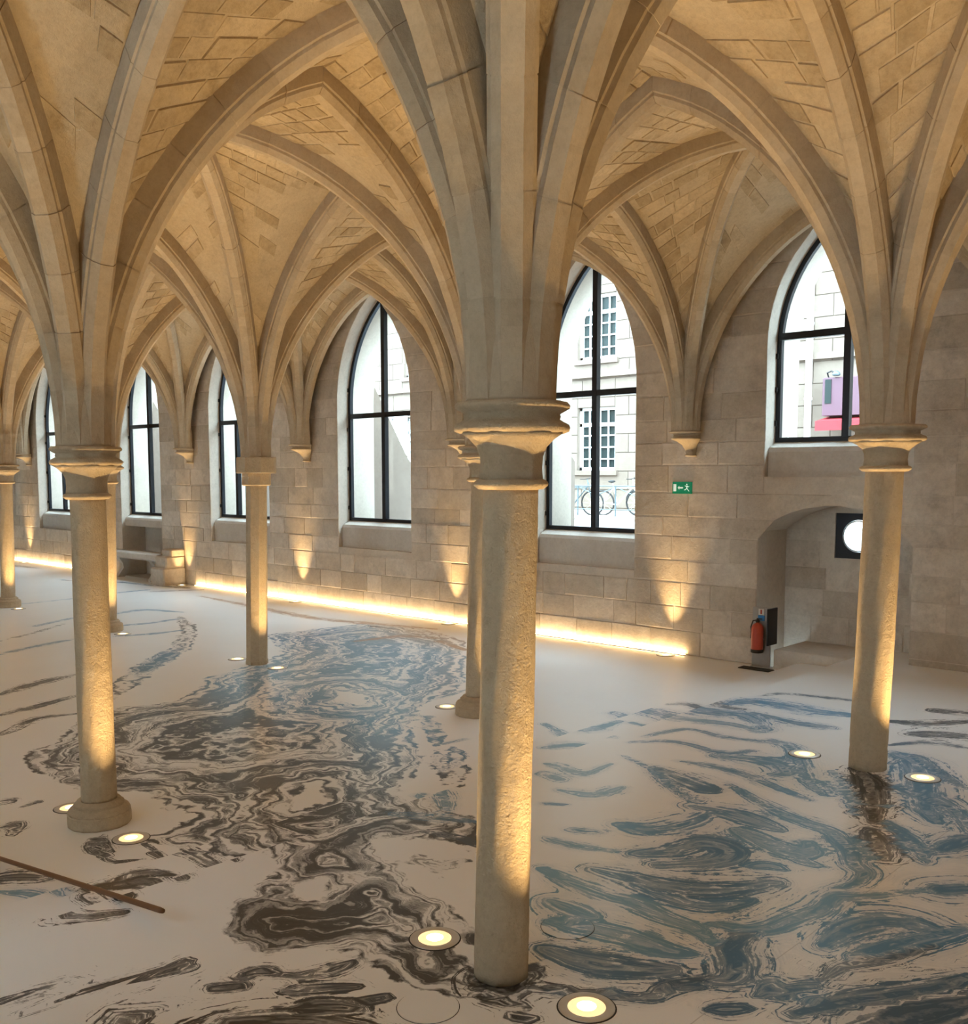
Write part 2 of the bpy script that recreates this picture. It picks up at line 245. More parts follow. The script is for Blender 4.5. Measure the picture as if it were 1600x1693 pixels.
# ---------------------------------------------------------------- floor with the painted canvas
ART = json.loads(r'''{"P":[[[-10.27,9.09],[-10.21,9.99],[-9.98,11.11],[-8.52,11.12],[-7.56,10.82],[-5.41,8.61],[-4.97,7.5],[-4.38,6.77],[-3.75,6.28],[-3.29,5.91],[-2.71,5.08],[-2.06,4.75],[-1.71,4.65],[-1.53,4.73],[-1.05,4.3],[-1.01,3.95],[-1.01,3.78],[-0.73,3.65],[-0.5,3.57],[-0.24,3.44],[0.07,3.11],[-0.13,2.92],[-0.3,2.87],[-0.63,2.96],[-0.87,2.82],[-0.92,2.64],[-1.11,2.59],[-1.32,2.67],[-1.51,2.82],[-1.62,3.04],[-1.67,3.28],[-1.92,3.42],[-2.38,3.44],[-2.57,3.41],[-3.13,3.42],[-3.39,3.34],[-3.63,3.35],[-3.72,3.61],[-3.92,3.8],[-4.38,3.87],[-4.52,3.74],[-4.74,3.54],[-5.32,3.55],[-5.77,3.48],[-6.31,3.76],[-6.44,4.07],[-7.1,4.59],[-7.29,5.15],[-7.12,5.7],[-7.48,6.23],[-8.03,6.68],[-8.22,7.3],[-8.73,8.34]],[[-13.51,9.36],[-11.93,8.85],[-10.13,7.72],[-9.17,6.7],[-8.09,5.67],[-7.76,5.31],[-8.57,5.68],[-9.76,6.76],[-10.36,7.51],[-11.82,8.51]],[[-4.59,7.1],[-4.59,7.27],[-3.88,6.75],[-3.24,6.08],[-2.51,5.47],[-2.44,5.33],[-3.11,5.83],[-3.59,6.29]],[[-3.6,6.56],[-3.37,6.49],[-2.42,5.56],[-2.07,5.11],[-3.05,6.01]],[[-0.31,3.05],[-0.16,3.27],[-0.08,3.27],[0.09,3.5],[0.23,3.36],[0.22,3.22],[0.12,3.05],[-0.09,2.96]]],"H":[[[-3.11,4.36],[-3.13,4.77],[-3.63,5.05],[-3.59,4.86],[-3.33,4.54]],[[-1.4,3.14],[-1.49,3.28],[-1.43,3.38],[-1.19,3.22],[-1.26,3.16]],[[-1.71,3.96],[-1.73,4.12],[-1.56,4.12],[-1.27,3.96],[-0.98,3.87],[-0.73,3.65],[-0.87,3.63],[-1.22,3.76],[-1.38,3.79]],[[-1.64,4.09],[-1.5,4.22],[-1.14,4.28],[-1.05,4.19],[-1.16,4.0],[-1.37,4.0]],[[-6.27,7.35],[-5.76,7.38],[-5.46,7.04],[-5.82,6.91]],[[-3.49,3.32],[-3.43,3.59],[-3.61,3.9],[-3.84,3.88],[-3.82,3.61],[-3.67,3.37]]],"K":[[[[-8.95,4.51],[-9.25,5.05],[-9.44,5.63]],0.1,0],[[[-7.92,4.11],[-8.03,4.54],[-8.24,5.08]],0.08,0.05],[[[-7.08,3.78],[-7.21,3.98],[-7.48,4.31],[-7.38,4.68]],0.07,0],[[[-11.62,5.54],[-11.94,6.19],[-12.16,6.88]],0.07,0.6],[[[-12.94,7.92],[-12.81,8.51],[-12.94,9.16]],0.06,0.55],[[[-14.32,8.61],[-14.44,9.27],[-13.64,9.56]],0.08,0.6],[[[-11.93,7.41],[-11.73,7.92],[-11.7,8.44]],0.06,0.6],[[[-17.37,10.21],[-17.41,10.94]],0.05,0.5],[[[-12.79,5.99],[-13.27,6.75],[-13.88,7.52]],0.04,0.1],[[[-13.92,7.02],[-14.38,7.83]],0.05,0.5],[[[-17.01,7.86],[-17.08,9.07]],0.04,0.6],[[[-2.6,2.54],[-2.51,2.71],[-2.42,2.86],[-2.04,2.85]],0.1,0],[[[-2.59,2.7],[-2.58,2.9],[-2.43,3.0]],0.06,0],[[[-3.49,2.32],[-3.39,2.47],[-3.25,2.58]],0.1,0.1],[[[-2.49,1.95],[-2.37,2.16],[-2.02,2.2],[-1.86,2.42]],0.07,0],[[[-3.24,2.3],[-3.03,2.43],[-2.64,2.41]],0.05,0.7],[[[-2.5,2.52],[-2.03,2.51]],0.06,0],[[[-3.71,3.12],[-3.56,3.02],[-3.35,2.99]],0.04,0],[[[-3.72,3.19],[-3.49,3.09],[-3.28,3.06]],0.04,0],[[[-3.45,2.97],[-3.18,3.01],[-3.11,3.14]],0.03,0],[[[-3.15,3.25],[-2.54,3.26],[-2.05,3.21]],0.06,0],[[[-3.34,3.31],[-2.72,3.23],[-2.58,3.33]],0.05,0.1],[[[-4.97,2.92],[-4.95,3.03]],0.07,0.05],[[[-4.38,2.74],[-4.39,2.87],[-4.19,2.75]],0.06,0.1],[[[-4.74,3.04],[-4.78,3.19]],0.03,0.1],[[[-0.86,2.42],[-0.82,2.54],[-0.73,2.58]],0.055,0.12],[[[-0.84,2.3],[-0.76,2.4]],0.055,0.12],[[[-1.15,2.17],[-1.1,2.33]],0.055,0.12],[[[-0.67,2.6],[-0.59,2.75],[-0.56,2.9]],0.055,0.12],[[[-0.58,2.5],[-0.5,2.61],[-0.36,2.77]],0.055,0.12],[[[-1.14,2.27],[-1.15,2.36]],0.055,0.12],[[[-1.24,1.85],[-1.23,1.93],[-1.14,1.98]],0.04,0.08],[[[-1.25,1.65],[-1.22,1.71]],0.04,0.08],[[[-1.47,1.8],[-1.35,1.87]],0.04,0.08],[[[-1.42,1.61],[-1.37,1.69]],0.04,0.08],[[[-1.15,1.7],[-1.09,1.82]],0.04,0.08],[[[-1.59,1.67],[-1.6,1.73]],0.04,0.08],[[[-0.94,1.84],[-0.84,2.0]],0.04,0.08],[[[-0.68,1.97],[-0.5,2.23],[-0.32,2.41],[-0.01,2.6]],0.13,0.02],[[[-0.45,2.41],[-0.34,2.55],[-0.21,2.64]],0.08,0.05],[[[-0.26,2.69],[-0.21,2.78]],0.05,0.1],[[[-0.98,1.73],[-0.88,1.89],[-0.74,1.98]],0.1,0.05],[[[0.21,3.07],[0.23,3.13],[0.33,3.13]],0.045,0.05],[[[0.29,3.04],[0.37,3.08]],0.05,0.05],[[[-0.07,3.2],[0.07,3.07],[0.18,3.1],[0.19,3.25],[0.23,3.33],[0.42,3.44]],0.05,0],[[[-0.04,3.19],[0.1,3.19],[0.13,3.37]],0.11,0],[[[-4.52,6.99],[-4.56,6.61],[-4.38,6.29]],0.035,0.7],[[[-5.07,7.6],[-5.09,8.0],[-5.16,8.37]],0.03,0.7],[[[-3.66,6.5],[-3.62,6.78]],0.03,0.65],[[[-1.79,4.49],[-1.8,4.73],[-2.45,5.12]],0.03,0.6],[[[-2.43,5.04],[-2.06,4.93],[-1.75,4.69]],0.07,0.65],[[[-1.98,4.39],[-1.71,4.53],[-1.45,4.67]],0.06,0.4],[[[-1.58,4.3],[-1.33,4.38],[-1.14,4.35]],0.06,0.2],[[[-1.88,9.37],[-1.78,9.63],[-1.5,9.72],[-1.14,9.8],[-1.04,9.81]],0.05,0.3],[[[-1.94,8.83],[-1.8,9.11],[-1.23,9.1],[-0.81,9.2]],0.14,0.5],[[[-1.56,8.65],[-1.12,8.57],[-0.78,8.62]],0.09,0.45],[[[-2.69,8.89],[-2.47,9.01],[-1.92,8.69],[-1.71,8.73]],0.07,0.3],[[[-3.17,8.62],[-2.63,8.46],[-1.98,8.4],[-1.58,8.49],[-1.2,8.17]],0.16,0.55],[[[-2.52,7.97],[-2.0,7.96],[-1.54,8.12],[-1.19,8.06]],0.09,0.7],[[[-1.86,7.19],[-1.81,7.48],[-1.69,7.72],[-1.34,7.67],[-0.95,7.8],[-0.71,7.69]],0.05,0.6],[[[-1.85,6.97],[-1.64,7.22],[-1.41,7.26],[-1.17,7.21],[-1.02,7.29],[-0.95,7.46]],0.06,0.5],[[[-0.99,7.87],[-0.76,7.75],[-0.5,7.36],[-0.23,6.96],[-0.01,6.75]],0.1,0.55],[[[-1.09,7.12],[-0.88,7.21],[-0.63,7.25],[-0.44,7.04],[-0.52,6.96]],0.13,0.6],[[[-1.25,6.77],[-0.96,6.84],[-0.61,6.79],[-0.29,6.66],[-0.03,6.58]],0.06,0.55],[[[-0.63,6.51],[-0.31,6.31],[-0.05,6.18],[0.17,6.11],[0.35,6.07],[0.56,5.84],[0.67,5.65],[0.76,5.58],[0.79,5.4],[0.73,5.23]],0.1,0.55],[[[-0.35,7.12],[-0.11,6.98],[0.09,6.84],[0.3,6.51]],0.06,0.6],[[[-1.24,6.48],[-0.96,6.38],[-0.74,6.32],[-0.65,6.32]],0.13,0.42],[[[-1.65,6.6],[-1.28,6.44],[-0.96,6.2],[-0.64,6.01],[-0.6,6.12]],0.05,0.5],[[[-0.58,5.91],[-0.31,5.94],[-0.1,5.92],[0.08,5.89]],0.15,0.48],[[[-0.74,5.26],[-0.53,5.32],[-0.41,5.63],[-0.42,5.91]],0.12,0.5],[[[-0.36,4.92],[-0.23,5.1],[-0.16,5.35],[0.03,5.34],[0.04,5.13],[-0.17,4.85]],0.15,0.42],[[[0.24,5.21],[0.31,5.3],[0.4,5.3]],0.08,0.5],[[[-0.41,4.54],[-0.21,4.57],[-0.01,4.61],[0.21,4.72],[0.36,4.9],[0.46,5.1]],0.15,0.4],[[[-0.11,4.51],[0.14,4.51],[0.34,4.56],[0.47,4.78]],0.11,0.45],[[[-0.12,5.7],[0.04,5.65],[0.26,5.56],[0.37,5.55]],0.15,0.6],[[[0.2,5.68],[0.39,5.51],[0.54,5.48]],0.08,0.55],[[[-0.62,4.35],[-0.39,4.31],[-0.15,4.29],[0.03,4.32],[0.24,4.29],[0.41,4.29],[0.58,4.21]],0.11,0.68],[[[-0.15,3.85],[-0.06,3.89],[0.08,3.94],[0.25,3.98],[0.43,3.99],[0.56,4.04]],0.13,0.62],[[[0.01,3.6],[0.23,3.63],[0.4,3.71],[0.57,3.84]],0.14,0.35],[[[-0.32,4.04],[-0.17,4.04],[-0.03,4.04]],0.12,0.65],[[[0.27,3.29],[0.41,3.4],[0.62,3.56],[0.62,3.66],[0.66,3.79],[0.75,3.91]],0.05,0.3],[[[0.77,3.88],[0.82,3.98],[0.74,4.14],[0.67,4.22],[0.65,4.35],[0.67,4.43]],0.13,0.38],[[[0.45,3.5],[0.57,3.52],[0.65,3.57],[0.7,3.73],[0.79,3.85]],0.05,0.35],[[[0.46,4.41],[0.6,4.43],[0.7,4.55],[0.75,4.77],[0.79,4.93],[0.78,5.15],[0.88,5.25],[1.11,5.56]],0.1,0.6],[[[1.13,4.23],[1.13,4.4],[1.19,4.52],[1.28,4.68],[1.36,4.9]],0.06,0.3],[[[0.98,4.54],[1.0,4.8],[1.09,5.01],[1.22,5.09],[1.35,5.09]],0.17,0.48],[[[1.12,4.53],[1.21,4.76],[1.32,5.01],[1.43,5.2]],0.11,0.5],[[[1.15,3.86],[1.22,4.01],[1.32,4.19],[1.42,4.34],[1.54,4.55],[1.61,4.74]],0.11,0.35],[[[1.4,3.95],[1.51,4.16],[1.68,4.5]],0.26,0.3],[[[-0.12,7.53],[0.06,7.32],[0.18,7.09],[0.33,6.76],[0.46,6.44]],0.15,0.02],[[[0.51,6.28],[0.63,6.09],[0.77,5.86]],0.12,0.12],[[[-0.07,8.18],[0.17,7.99],[0.41,7.48],[0.6,7.0],[0.76,6.73]],0.18,0.5],[[[0.31,7.29],[0.55,7.19],[0.8,7.04]],0.16,0.48],[[[0.95,6.2],[1.0,6.42],[1.04,6.59]],0.14,0.45],[[[1.17,5.62],[1.29,5.77]],0.14,0.45],[[[-0.49,9.22],[-0.21,9.35],[0.06,9.74]],0.1,0.1],[[[-0.19,8.86],[0.01,9.05],[0.25,9.14]],0.13,0.12],[[[-0.34,9.93],[-0.04,10.06]],0.09,0.1],[[[-0.19,8.39],[0.02,8.7],[0.37,8.74]],0.05,0.3],[[[0.03,7.86],[0.09,8.21],[0.34,7.95],[0.65,7.61]],0.06,0.45],[[[0.52,6.5],[0.8,6.24],[0.96,5.98]],0.09,0.5],[[[-0.21,7.34],[0.2,6.79],[0.41,6.83]],0.08,0.6],[[[0.88,3.66],[0.94,3.72],[1.0,3.8]],0.06,0.35],[[[0.98,3.9],[0.98,4.03],[1.06,3.97]],0.08,0.4],[[[1.16,4.01],[1.19,4.06]],0.05,0.45],[[[1.06,4.07],[1.12,4.16]],0.05,0.4],[[[-1.98,5.99],[-1.84,6.02],[-1.58,5.98],[-1.59,6.35]],0.06,0.72],[[[-0.91,4.97],[-0.75,5.05]],0.04,0.6],[[[-1.36,5.25],[-1.24,5.33]],0.03,0.5],[[[-3.44,7.75],[-2.7,7.46],[-2.64,7.93]],0.08,0.7],[[[-2.57,6.71],[-2.42,6.97],[-2.05,7.01]],0.07,0.7],[[[-1.47,5.56],[-1.23,5.62],[-1.17,5.92]],0.07,0.72],[[[-0.94,4.74],[-0.71,4.77],[-0.49,4.86]],0.05,0.7],[[[-1.8,5.78],[-1.63,5.75]],0.06,0.7],[[[0.8,7.04],[1.01,6.69]],0.1,0.55],[[[0.74,6.19],[0.88,6.13]],0.08,0.5],[[[0.17,5.65],[0.4,5.63],[0.32,5.8]],0.1,0.6],[[[0.56,6.02],[0.69,5.84]],0.06,0.6],[[[-15.6,11.12],[-13.3,10.91],[-11.21,10.76],[-9.67,11.11],[-8.74,11.34]],0.1,1.0],[[[-8.77,9.7],[-8.63,10.45],[-8.09,10.71]],0.1,1.0],[[[-9.76,10.85],[-9.25,10.87]],0.05,0.15],[[[-7.85,10.55],[-7.0,10.27]],0.06,1.0],[[[-25.61,11.28],[-24.09,11.47]],0.1,0.9],[[[-18.08,11.45],[-17.08,11.71]],0.08,0.1],[[[-19.42,11.26],[-18.13,11.4]],0.06,0.3],[[[-20.48,10.65],[-21.4,10.18]],0.05,0.95],[[[-16.99,10.85],[-16.57,11.7]],0.08,0.9]]}''')
def floor_mat():
    m, t, n, l, p = nt('painted_canvas_floor')
    co = N(t, 'ShaderNodeTexCoord').outputs['Object']
    at = lambda a: N(t, 'ShaderNodeAttribute', attribute_name=a).outputs['Fac']
    am, ak, tk, tm = at('marble'), at('stroke'), at('stroke_tone'), at('marble_tone')
    w1, w2, w3, w4 = noise(t, co, 0.9, 3), noise(t, co, 3.2, 4, .55), noise(t, co, 11, 5, .6), noise(t, co, 45, 4, .6)
    c = lambda x: math_(t, 'SUBTRACT', x, 0.5)
    mad = lambda a, k, b: math_(t, 'MULTIPLY_ADD', a, k, b)
    e = mad(c(w2), 0.30, mad(c(w3), 0.16, am))
    inside = math_(t, 'MULTIPLY_ADD', e, 45.0, 0.5, True)
    wz = noise(t, co, 5.2, 1, .4)
    q = mad(c(w1), 0.60, mad(c(w2), 0.26, mad(c(wz), 0.22, mad(c(w3), 0.05, am))))
    def n2(a, bb, detail=3, rough=.55):
        cb = t.nodes.new('ShaderNodeCombineXYZ'); l.new(a, cb.inputs[0]); l.new(bb, cb.inputs[1])
        nn = t.nodes.new('ShaderNodeTexNoise'); nn.noise_dimensions = '2D'; nn.inputs['Scale'].default_value = 1.0; nn.inputs['Detail'].default_value = detail; nn.inputs['Roughness'].default_value = rough
        l.new(cb.outputs[0], nn.inputs['Vector']); return nn.outputs['Fac']
    k1 = n2(math_(t, 'MULTIPLY', q, 9.0), math_(t, 'MULTIPLY', w1, 5.0), 2, .5)
    k2 = n2(math_(t, 'MULTIPLY', q, 27.0), math_(t, 'MULTIPLY', w1, 9.0), 3, .6)
    sv = mad(c(k1), 1.5, mad(c(k2), 1.25, mad(c(w4), 0.18, mad(c(w3), 0.25, 0.56))))
    band = ramp(t, sv, [(0.0, (0.02,) * 3), (0.34, (0.06,) * 3), (0.43, (0.50,) * 3), (0.55, (0.72,) * 3), (0.63, (0.97,) * 3), (1.0, (1.0,) * 3)])
    wash = math_(t, 'MULTIPLY_ADD', w1, 0.8, 0.66, True)
    im = math_(t, 'MULTIPLY', inside, math_(t, 'MULTIPLY', band, wash))
    al = at('along')
    st1_ = n2(math_(t, 'MULTIPLY', ak, 5.0), math_(t, 'MULTIPLY_ADD', al, 2.6, math_(t, 'MULTIPLY', w2, 2.0)), 5, .62)
    st2_ = n2(math_(t, 'MULTIPLY', ak, 13.0), math_(t, 'MULTIPLY', al, 6.0), 5, .65)
    sk = mad(c(st1_), 2.7, mad(c(st2_), 1.5, mad(c(w3), 1.3, mad(c(w4), 0.8, mad(c(w2), 1.2, ak)))))
    ik = math_(t, 'MULTIPLY', math_(t, 'MULTIPLY', math_(t, 'SUBTRACT', sk, 0.22), 4.5, None, True), math_(t, 'MULTIPLY_ADD', st1_, 1.5, 0.10, True), None, True)
    wk = math_(t, 'MULTIPLY', math_(t, 'MULTIPLY', math_(t, 'ADD', mad(c(w2), 1.6, mad(c(st2_), 2.2, ak)), 0.55), 1.1, None, True), math_(t, 'MULTIPLY', math_(t, 'GREATER_THAN', tk, 0.22), 0.20))
    ik = math_(t, 'MAXIMUM', ik, wk)
    tones = [(0.0, (0.010, 0.010, 0.013)), (0.25, (0.012, 0.04, 0.075)), (0.5, (0.045, 0.20, 0.37)), (0.72, (0.15, 0.31, 0.43)), (1.0, (0.34, 0.20, 0.12))]
    base = mixc(t, noise(t, co, 0.7, 4), (0.88, 0.88, 0.87), (0.80, 0.79, 0.77))
    sx = N(t, 'ShaderNodeSeparateXYZ'); l.new(co, sx.inputs[0])
    seam = math_(t, 'LESS_THAN', math_(t, 'ABSOLUTE', math_(t, 'ADD', math_(t, 'SUBTRACT', sx.outputs[0], 0.88), math_(t, 'MULTIPLY', c(w2), 0.02))), 0.003)
    base = mixc(t, math_(t, 'MULTIPLY', seam, 0.4), base, (0.3, 0.28, 0.26))
    col = mixc(t, im, base, ramp(t, tm, tones)); col = mixc(t, ik, col, ramp(t, tk, tones))
    l.new(col, p.inputs['Base Color'])
    l.new(math_(t, 'MULTIPLY_ADD', w2, 0.14, 0.27), p.inputs['Roughness']); p.inputs['Specular IOR Level'].default_value = 0.52
    b = N(t, 'ShaderNodeBump', Strength=0.12, Distance=0.01); l.new(noise(t, co, 5, 5), b.inputs['Height']); l.new(b.outputs['Normal'], p.inputs['Normal'])
    return m
M['canvas'] = floor_mat()
def seg_dist(P, A, B):
    d = B - A; L = max(d @ d, 1e-9); tt = np.clip(((P - A) @ d) / L, 0, 1); q = A + tt[:, None] * d
    return np.hypot(P[:, 0] - q[:, 0], P[:, 1] - q[:, 1])
def poly_sd(P, poly):
    poly = np.array(poly); dd = np.full(len(P), 9.0); ins = np.zeros(len(P), bool)
    for A, B in zip(poly, np.roll(poly, -1, 0)):
        dd = np.minimum(dd, seg_dist(P, A, B))
        cr = (A[1] > P[:, 1]) != (B[1] > P[:, 1])
        if A[1] != B[1]: ins ^= cr & (P[:, 0] < (B[0] - A[0]) * (P[:, 1] - A[1]) / (B[1] - A[1]) + A[0])
    return np.where(ins, dd, -dd)
def smooth_line(pts):
    pts = [np.array(p) for p in pts]
    if len(pts) < 3: return pts
    out = []; E = [2 * pts[0] - pts[1]] + pts + [2 * pts[-1] - pts[-2]]
    for i in range(1, len(E) - 2):
        for s in (0, .34, .67):
            a, b, c, d = E[i - 1:i + 3]
            out.append(.5 * (2 * b + (c - a) * s + (2 * a - 5 * b + 4 * c - d) * s * s + (3 * b - a - 3 * c + d) * s ** 3))
    return out + [pts[-1]]
def paint(me, V):
    P = np.array(V)[:, :2]; sd = np.full(len(P), -9.0)
    for p in ART['P']: sd = np.maximum(sd, poly_sd(P, p))
    for p in ART['H']: sd = np.minimum(sd, -poly_sd(P, p))
    st = np.full(len(P), -3.0); tone = np.zeros(len(P)); along = np.zeros(len(P))
    for pts, w, tn in ART['K']:
        L = smooth_line(pts); A = np.array(L); lo, hi = A.min(0) - 4 * w, A.max(0) + 4 * w
        idx = np.nonzero((P[:, 0] > lo[0]) & (P[:, 0] < hi[0]) & (P[:, 1] > lo[1]) & (P[:, 1] < hi[1]))[0]
        if not len(idx): continue
        d = np.full(len(idx), 99.0); Q = P[idx]; ai = np.zeros(len(idx)); run = 7.0 * w + pts[0][0]
        for k in range(len(L) - 1):
            f = (k + .5) / (len(L) - 1); ww = w * (0.45 + 0.75 * math.sin(math.pi * f))
            dk = seg_dist(Q, L[k], L[k + 1]) / (ww * 1.18); dv = L[k + 1] - L[k]; ln = max(np.hypot(*dv), 1e-6); nb = dk < d
            ai[nb] = run + np.clip(((Q[nb] - L[k]) @ dv) / ln, 0, ln); d = np.minimum(d, dk); run += ln
        s = 1 - d; better = s > st[idx]
        st[idx[better]] = s[better]; tone[idx[better]] = tn; along[idx[better]] = ai[better]
    tm = np.clip((P[:, 1] - 4.6) / 2.6, 0, 1) * 0.66 * np.clip((P[:, 0] + 11) / 4 + 0.4, 0, 1)
    tm = np.where(P[:, 1] > 9.6, np.minimum(1.0, tm + (P[:, 1] - 9.6) * .22), tm)
    for nm, a in (('marble', np.clip(sd, -1, 1)), ('stroke', np.clip(st, -1, 1)), ('stroke_tone', tone), ('along', along), ('marble_tone', tm)):
        me.attributes.new(nm, 'FLOAT', 'POINT').data.foreach_set('value', a.astype(np.float32))
def grid(name, xs, ys, z, parent=None):
    V = [(x, y, z) for y in ys for x in xs]; n = len(xs)
    Fc = [(j * n + i, j * n + i + 1, (j + 1) * n + i + 1, (j + 1) * n + i) for j in range(len(ys) - 1) for i in range(n - 1)]
    o = mesh(name, V, Fc, M['canvas'], parent); paint(o.data, V); return o
SX1, SX2, H1, H2 = -2.72, -2.08, 0.13, 0.26
YS = np.concatenate([np.arange(-1.4, 2.2, .3), np.arange(2.2, 9, .05), np.arange(9, 12, .08), [12.1]])
floor = grid('floor', np.concatenate([np.arange(-31.6, -21, 1.0), np.arange(-20.6, -10, .1), np.arange(-10, SX1, .05), [SX1]]), YS, 0.0)
tag(floor, kind='structure')
st1 = grid('floor_step', np.concatenate([np.arange(SX1, SX2, .05), [SX2]]), YS, H1, floor)
st2 = grid('floor_step', np.concatenate([np.arange(SX2, 3.2, .05), np.arange(3.2, 9, .7)]), YS, H2, floor)
MB().box(SX1, SX1 + .02, -1.4, 12.1, -.02, H1 - .0005).build('step_riser', M['canvas'], floor)
MB().box(SX2, SX2 + .02, -1.4, 12.1, H1 - .02, H2 - .0005).build('step_riser', M['canvas'], floor)
for o_ in list(floor.children): 
    if o_.name.startswith('step_riser'): paint(o_.data, [(99, 99, 0)] * len(o_.data.vertices))
def floor_z(x): return 0.0 if x < SX1 else H1 if x < SX2 else H2
# ---------------------------------------------------------------- walls
def solid(name, poly, y0, y1):                    # an (x, z) outline pushed through from y0 to y1
    mb = MB(); mb.rings([[(x, y1, z) for x, z in poly], [(x, y0, z) for x, z in poly]], True, True); return mb.build(name, None)
def cut(o, cutters):
    for c in cutters:
        md = o.modifiers.new('cut', 'BOOLEAN'); md.operation = 'DIFFERENCE'; md.object = c; md.solver = 'EXACT'
    dg = bpy.context.evaluated_depsgraph_get(); me = bpy.data.meshes.new_from_object(o.evaluated_get(dg))
    o.modifiers.clear(); o.data = me
    for c in cutters: bpy.data.objects.remove(c)
ZT = 6.6
wall = MB().box(SPAN_X[1] - .6, SPAN_X[0] + .6, WF, WO, -.3, ZT).build('wall_far', M['wall'])
tag(wall, kind='structure')
cuts = []
for w in WINS:
    cuts.append(solid('c', outline(w), WF - .3, WO + .3))
    cuts.append(solid('c', [(w[0] - w[1] - .003, w[6]), (w[0] + w[1] + .003, w[6]), (w[0] + w[1] + .003, w[2] + .02), (w[0] - w[1] - .003, w[2] + .02)], WF - .3, WF + (.34 if w[6] > 0 else .62)))
nx, nh, nz, np_, na = NICHE
cuts.append(solid('c', [(nx - nh, -.1), (nx + nh, -.1)] + [(nx + niche_w(z), z) for z in np.linspace(np_, na - .002, 9)] + [(nx - niche_w(z), z) for z in np.linspace(na - .002, np_, 9)], WF - .3, WF + .8))
cuts.append(solid('c', [(-2.40 - .31, 1.42), (-2.40 + .31, 1.42), (-2.40 + .31, 2.02), (-2.40 - .31, 2.02)], WF + .6, WO + .3))
cut(wall, cuts)
wall.data.materials.clear(); wall.data.materials.append(M['wall'])
# stones of the far wall, laid in courses around the openings
def free(z0, z1):
    occ = []
    for w in WINS:
        if z1 > w[6] + .02 and z0 < w[4]:
            e0, e1 = arch_w(w, max(z0, w[2])), arch_w(w, max(z1, w[2]))
            if z1 <= w[3] or e0 + e1 > 0: occ.append((w[0] - e0, w[0] - e1, w[0] + e0, w[0] + e1))
    if z0 < na:
        e0, e1 = niche_w(z0), niche_w(z1)
        if e0 > 0: occ.append((nx - e0, nx - e1, nx + e0, nx + e1))
    occ.sort(); out = []; l0 = l1 = -30.5
    for a0, a1, b0, b1 in occ:
        if a0 - l0 > .05: out.append((l0, l1, a0, a1))
        l0, l1 = b0, b1
    out.append((l0, l1, 2.6, 2.6)); return out
stones = []
z = 0.0; row = 0
while z < 5.5:
    h = random.choice((.27, .31, .34, .38)); z1 = z + h
    for l0, l1, r0, r1 in free(z, z1):
        Ltot = min(r0, r1) - max(l0, l1); x0, x1 = l0, l1; end = min(r0, r1)
        while True:
            L = random.uniform(.38, .95)
            last = max(x0, x1) + L > end - .3
            e0, e1 = (r0, r1) if last else (max(x0, x1) + L,) * 2
            stones.append((x0, x1, e0, e1, z, z1)); x0, x1 = e0, e1
            if last: break
    z = z1; row += 1
def wall_stone(s, y=WF, sgn=-1):
    x0, x1, e0, e1, a, b = s; g = .005; c = .012; p = random.uniform(.003, .012)
    q = [(x0 + g, a + g), (e0 - g, a + g), (e1 - g, b - g), (x1 + g, b - g)]
    k = [(q[0][0] + c, q[0][1] + c), (q[1][0] - c, q[1][1] + c), (q[2][0] - c, q[2][1] - c), (q[3][0] + c, q[3][1] - c)]
    j = lambda: random.uniform(-.006, .006)
    V = [(x, y + .01, z) for x, z in q] + [(x, y - p * .6, z) for x, z in q] + [(x + j(), y - p + j() * .4, z + j()) for x, z in k]
    Fc = [(0, 1, 5, 4), (1, 2, 6, 5), (2, 3, 7, 6), (3, 0, 4, 7), (4, 5, 9, 8), (5, 6, 10, 9), (6, 7, 11, 10), (7, 4, 8, 11), (8, 9, 10, 11)]
    return V, Fc
stones.sort(key=lambda s: -px_size(((s[0] + s[2]) / 2, WF, (s[4] + s[5]) / 2), max(.2, abs(s[2] - s[0]))))
for s in stones[:300]:
    V, Fc = wall_stone(s); mesh('stone_block', V, Fc, M['block'], wall)
mb = MB()
for s in stones[300:]: mb.add(*wall_stone(s))
mb.build('stone_blocks', M['block'], wall, kind='stuff')
# stones inside the niche
mb = MB(); z = H2
while z < 1.78:
    h = random.choice((.24, .30, .36)); z1 = min(z + h, 1.80); x = nx - nh
    while x < nx + nh - .05:
        L = random.uniform(.28, .6); e = x + L if x + L < nx + nh - .2 else nx + nh
        if not (z1 > 1.40 and e > -2.73 and x < -2.07):
            V, Fc = wall_stone((x, x, e, e, z, z1), WF + .8); mesh('niche_stone', V, Fc, M['block'], wall)
        x = e
    z = z1
tb = MB().bbox(-3.08, SX2 - .001, 11.98, 12.9, 0.0, H2, .01).build('trim_1', M['sill']); tag(tb, kind='structure')
tb2 = MB().box(SX2, nx + nh, 12.1, 12.9, 0.0, H2 - .001).build('trim_2', M['canvas']); tag(tb2, kind='structure')
for o_ in (tb, tb2): paint(o_.data, [(99, 99, 0)] * len(o_.data.vertices))
def shell(name, x0, x1, y0, y1, z0, z1):
    o = MB().box(x0, x1, y0, y1, z0, z1).build(name, M['wall']); return tag(o, kind='structure')
nearw = shell('wall_near', SPAN_X[1] - .6, SPAN_X[0] + .6, -2.25, -1.35, -.3, ZT)
NW = [(-2.05 - 4.1 * i, NWW, 1.7, 3.9, 5.8, 3.7, 1.2) for i in range(-2, 7)]  # openings in the unseen rear wall, added to let in neutral daylight
cut(nearw, [solid('c', outline(w), -2.6, -1.1) for w in NW]); nearw.data.materials.clear(); nearw.data.materials.append(M['wall'])
shell('wall_right', SPAN_X[0], SPAN_X[0] + .6, -1.35, WF, -.3, ZT); shell('wall_left', SPAN_X[1] - .6, SPAN_X[1], -1.35, WF, -.3, ZT)
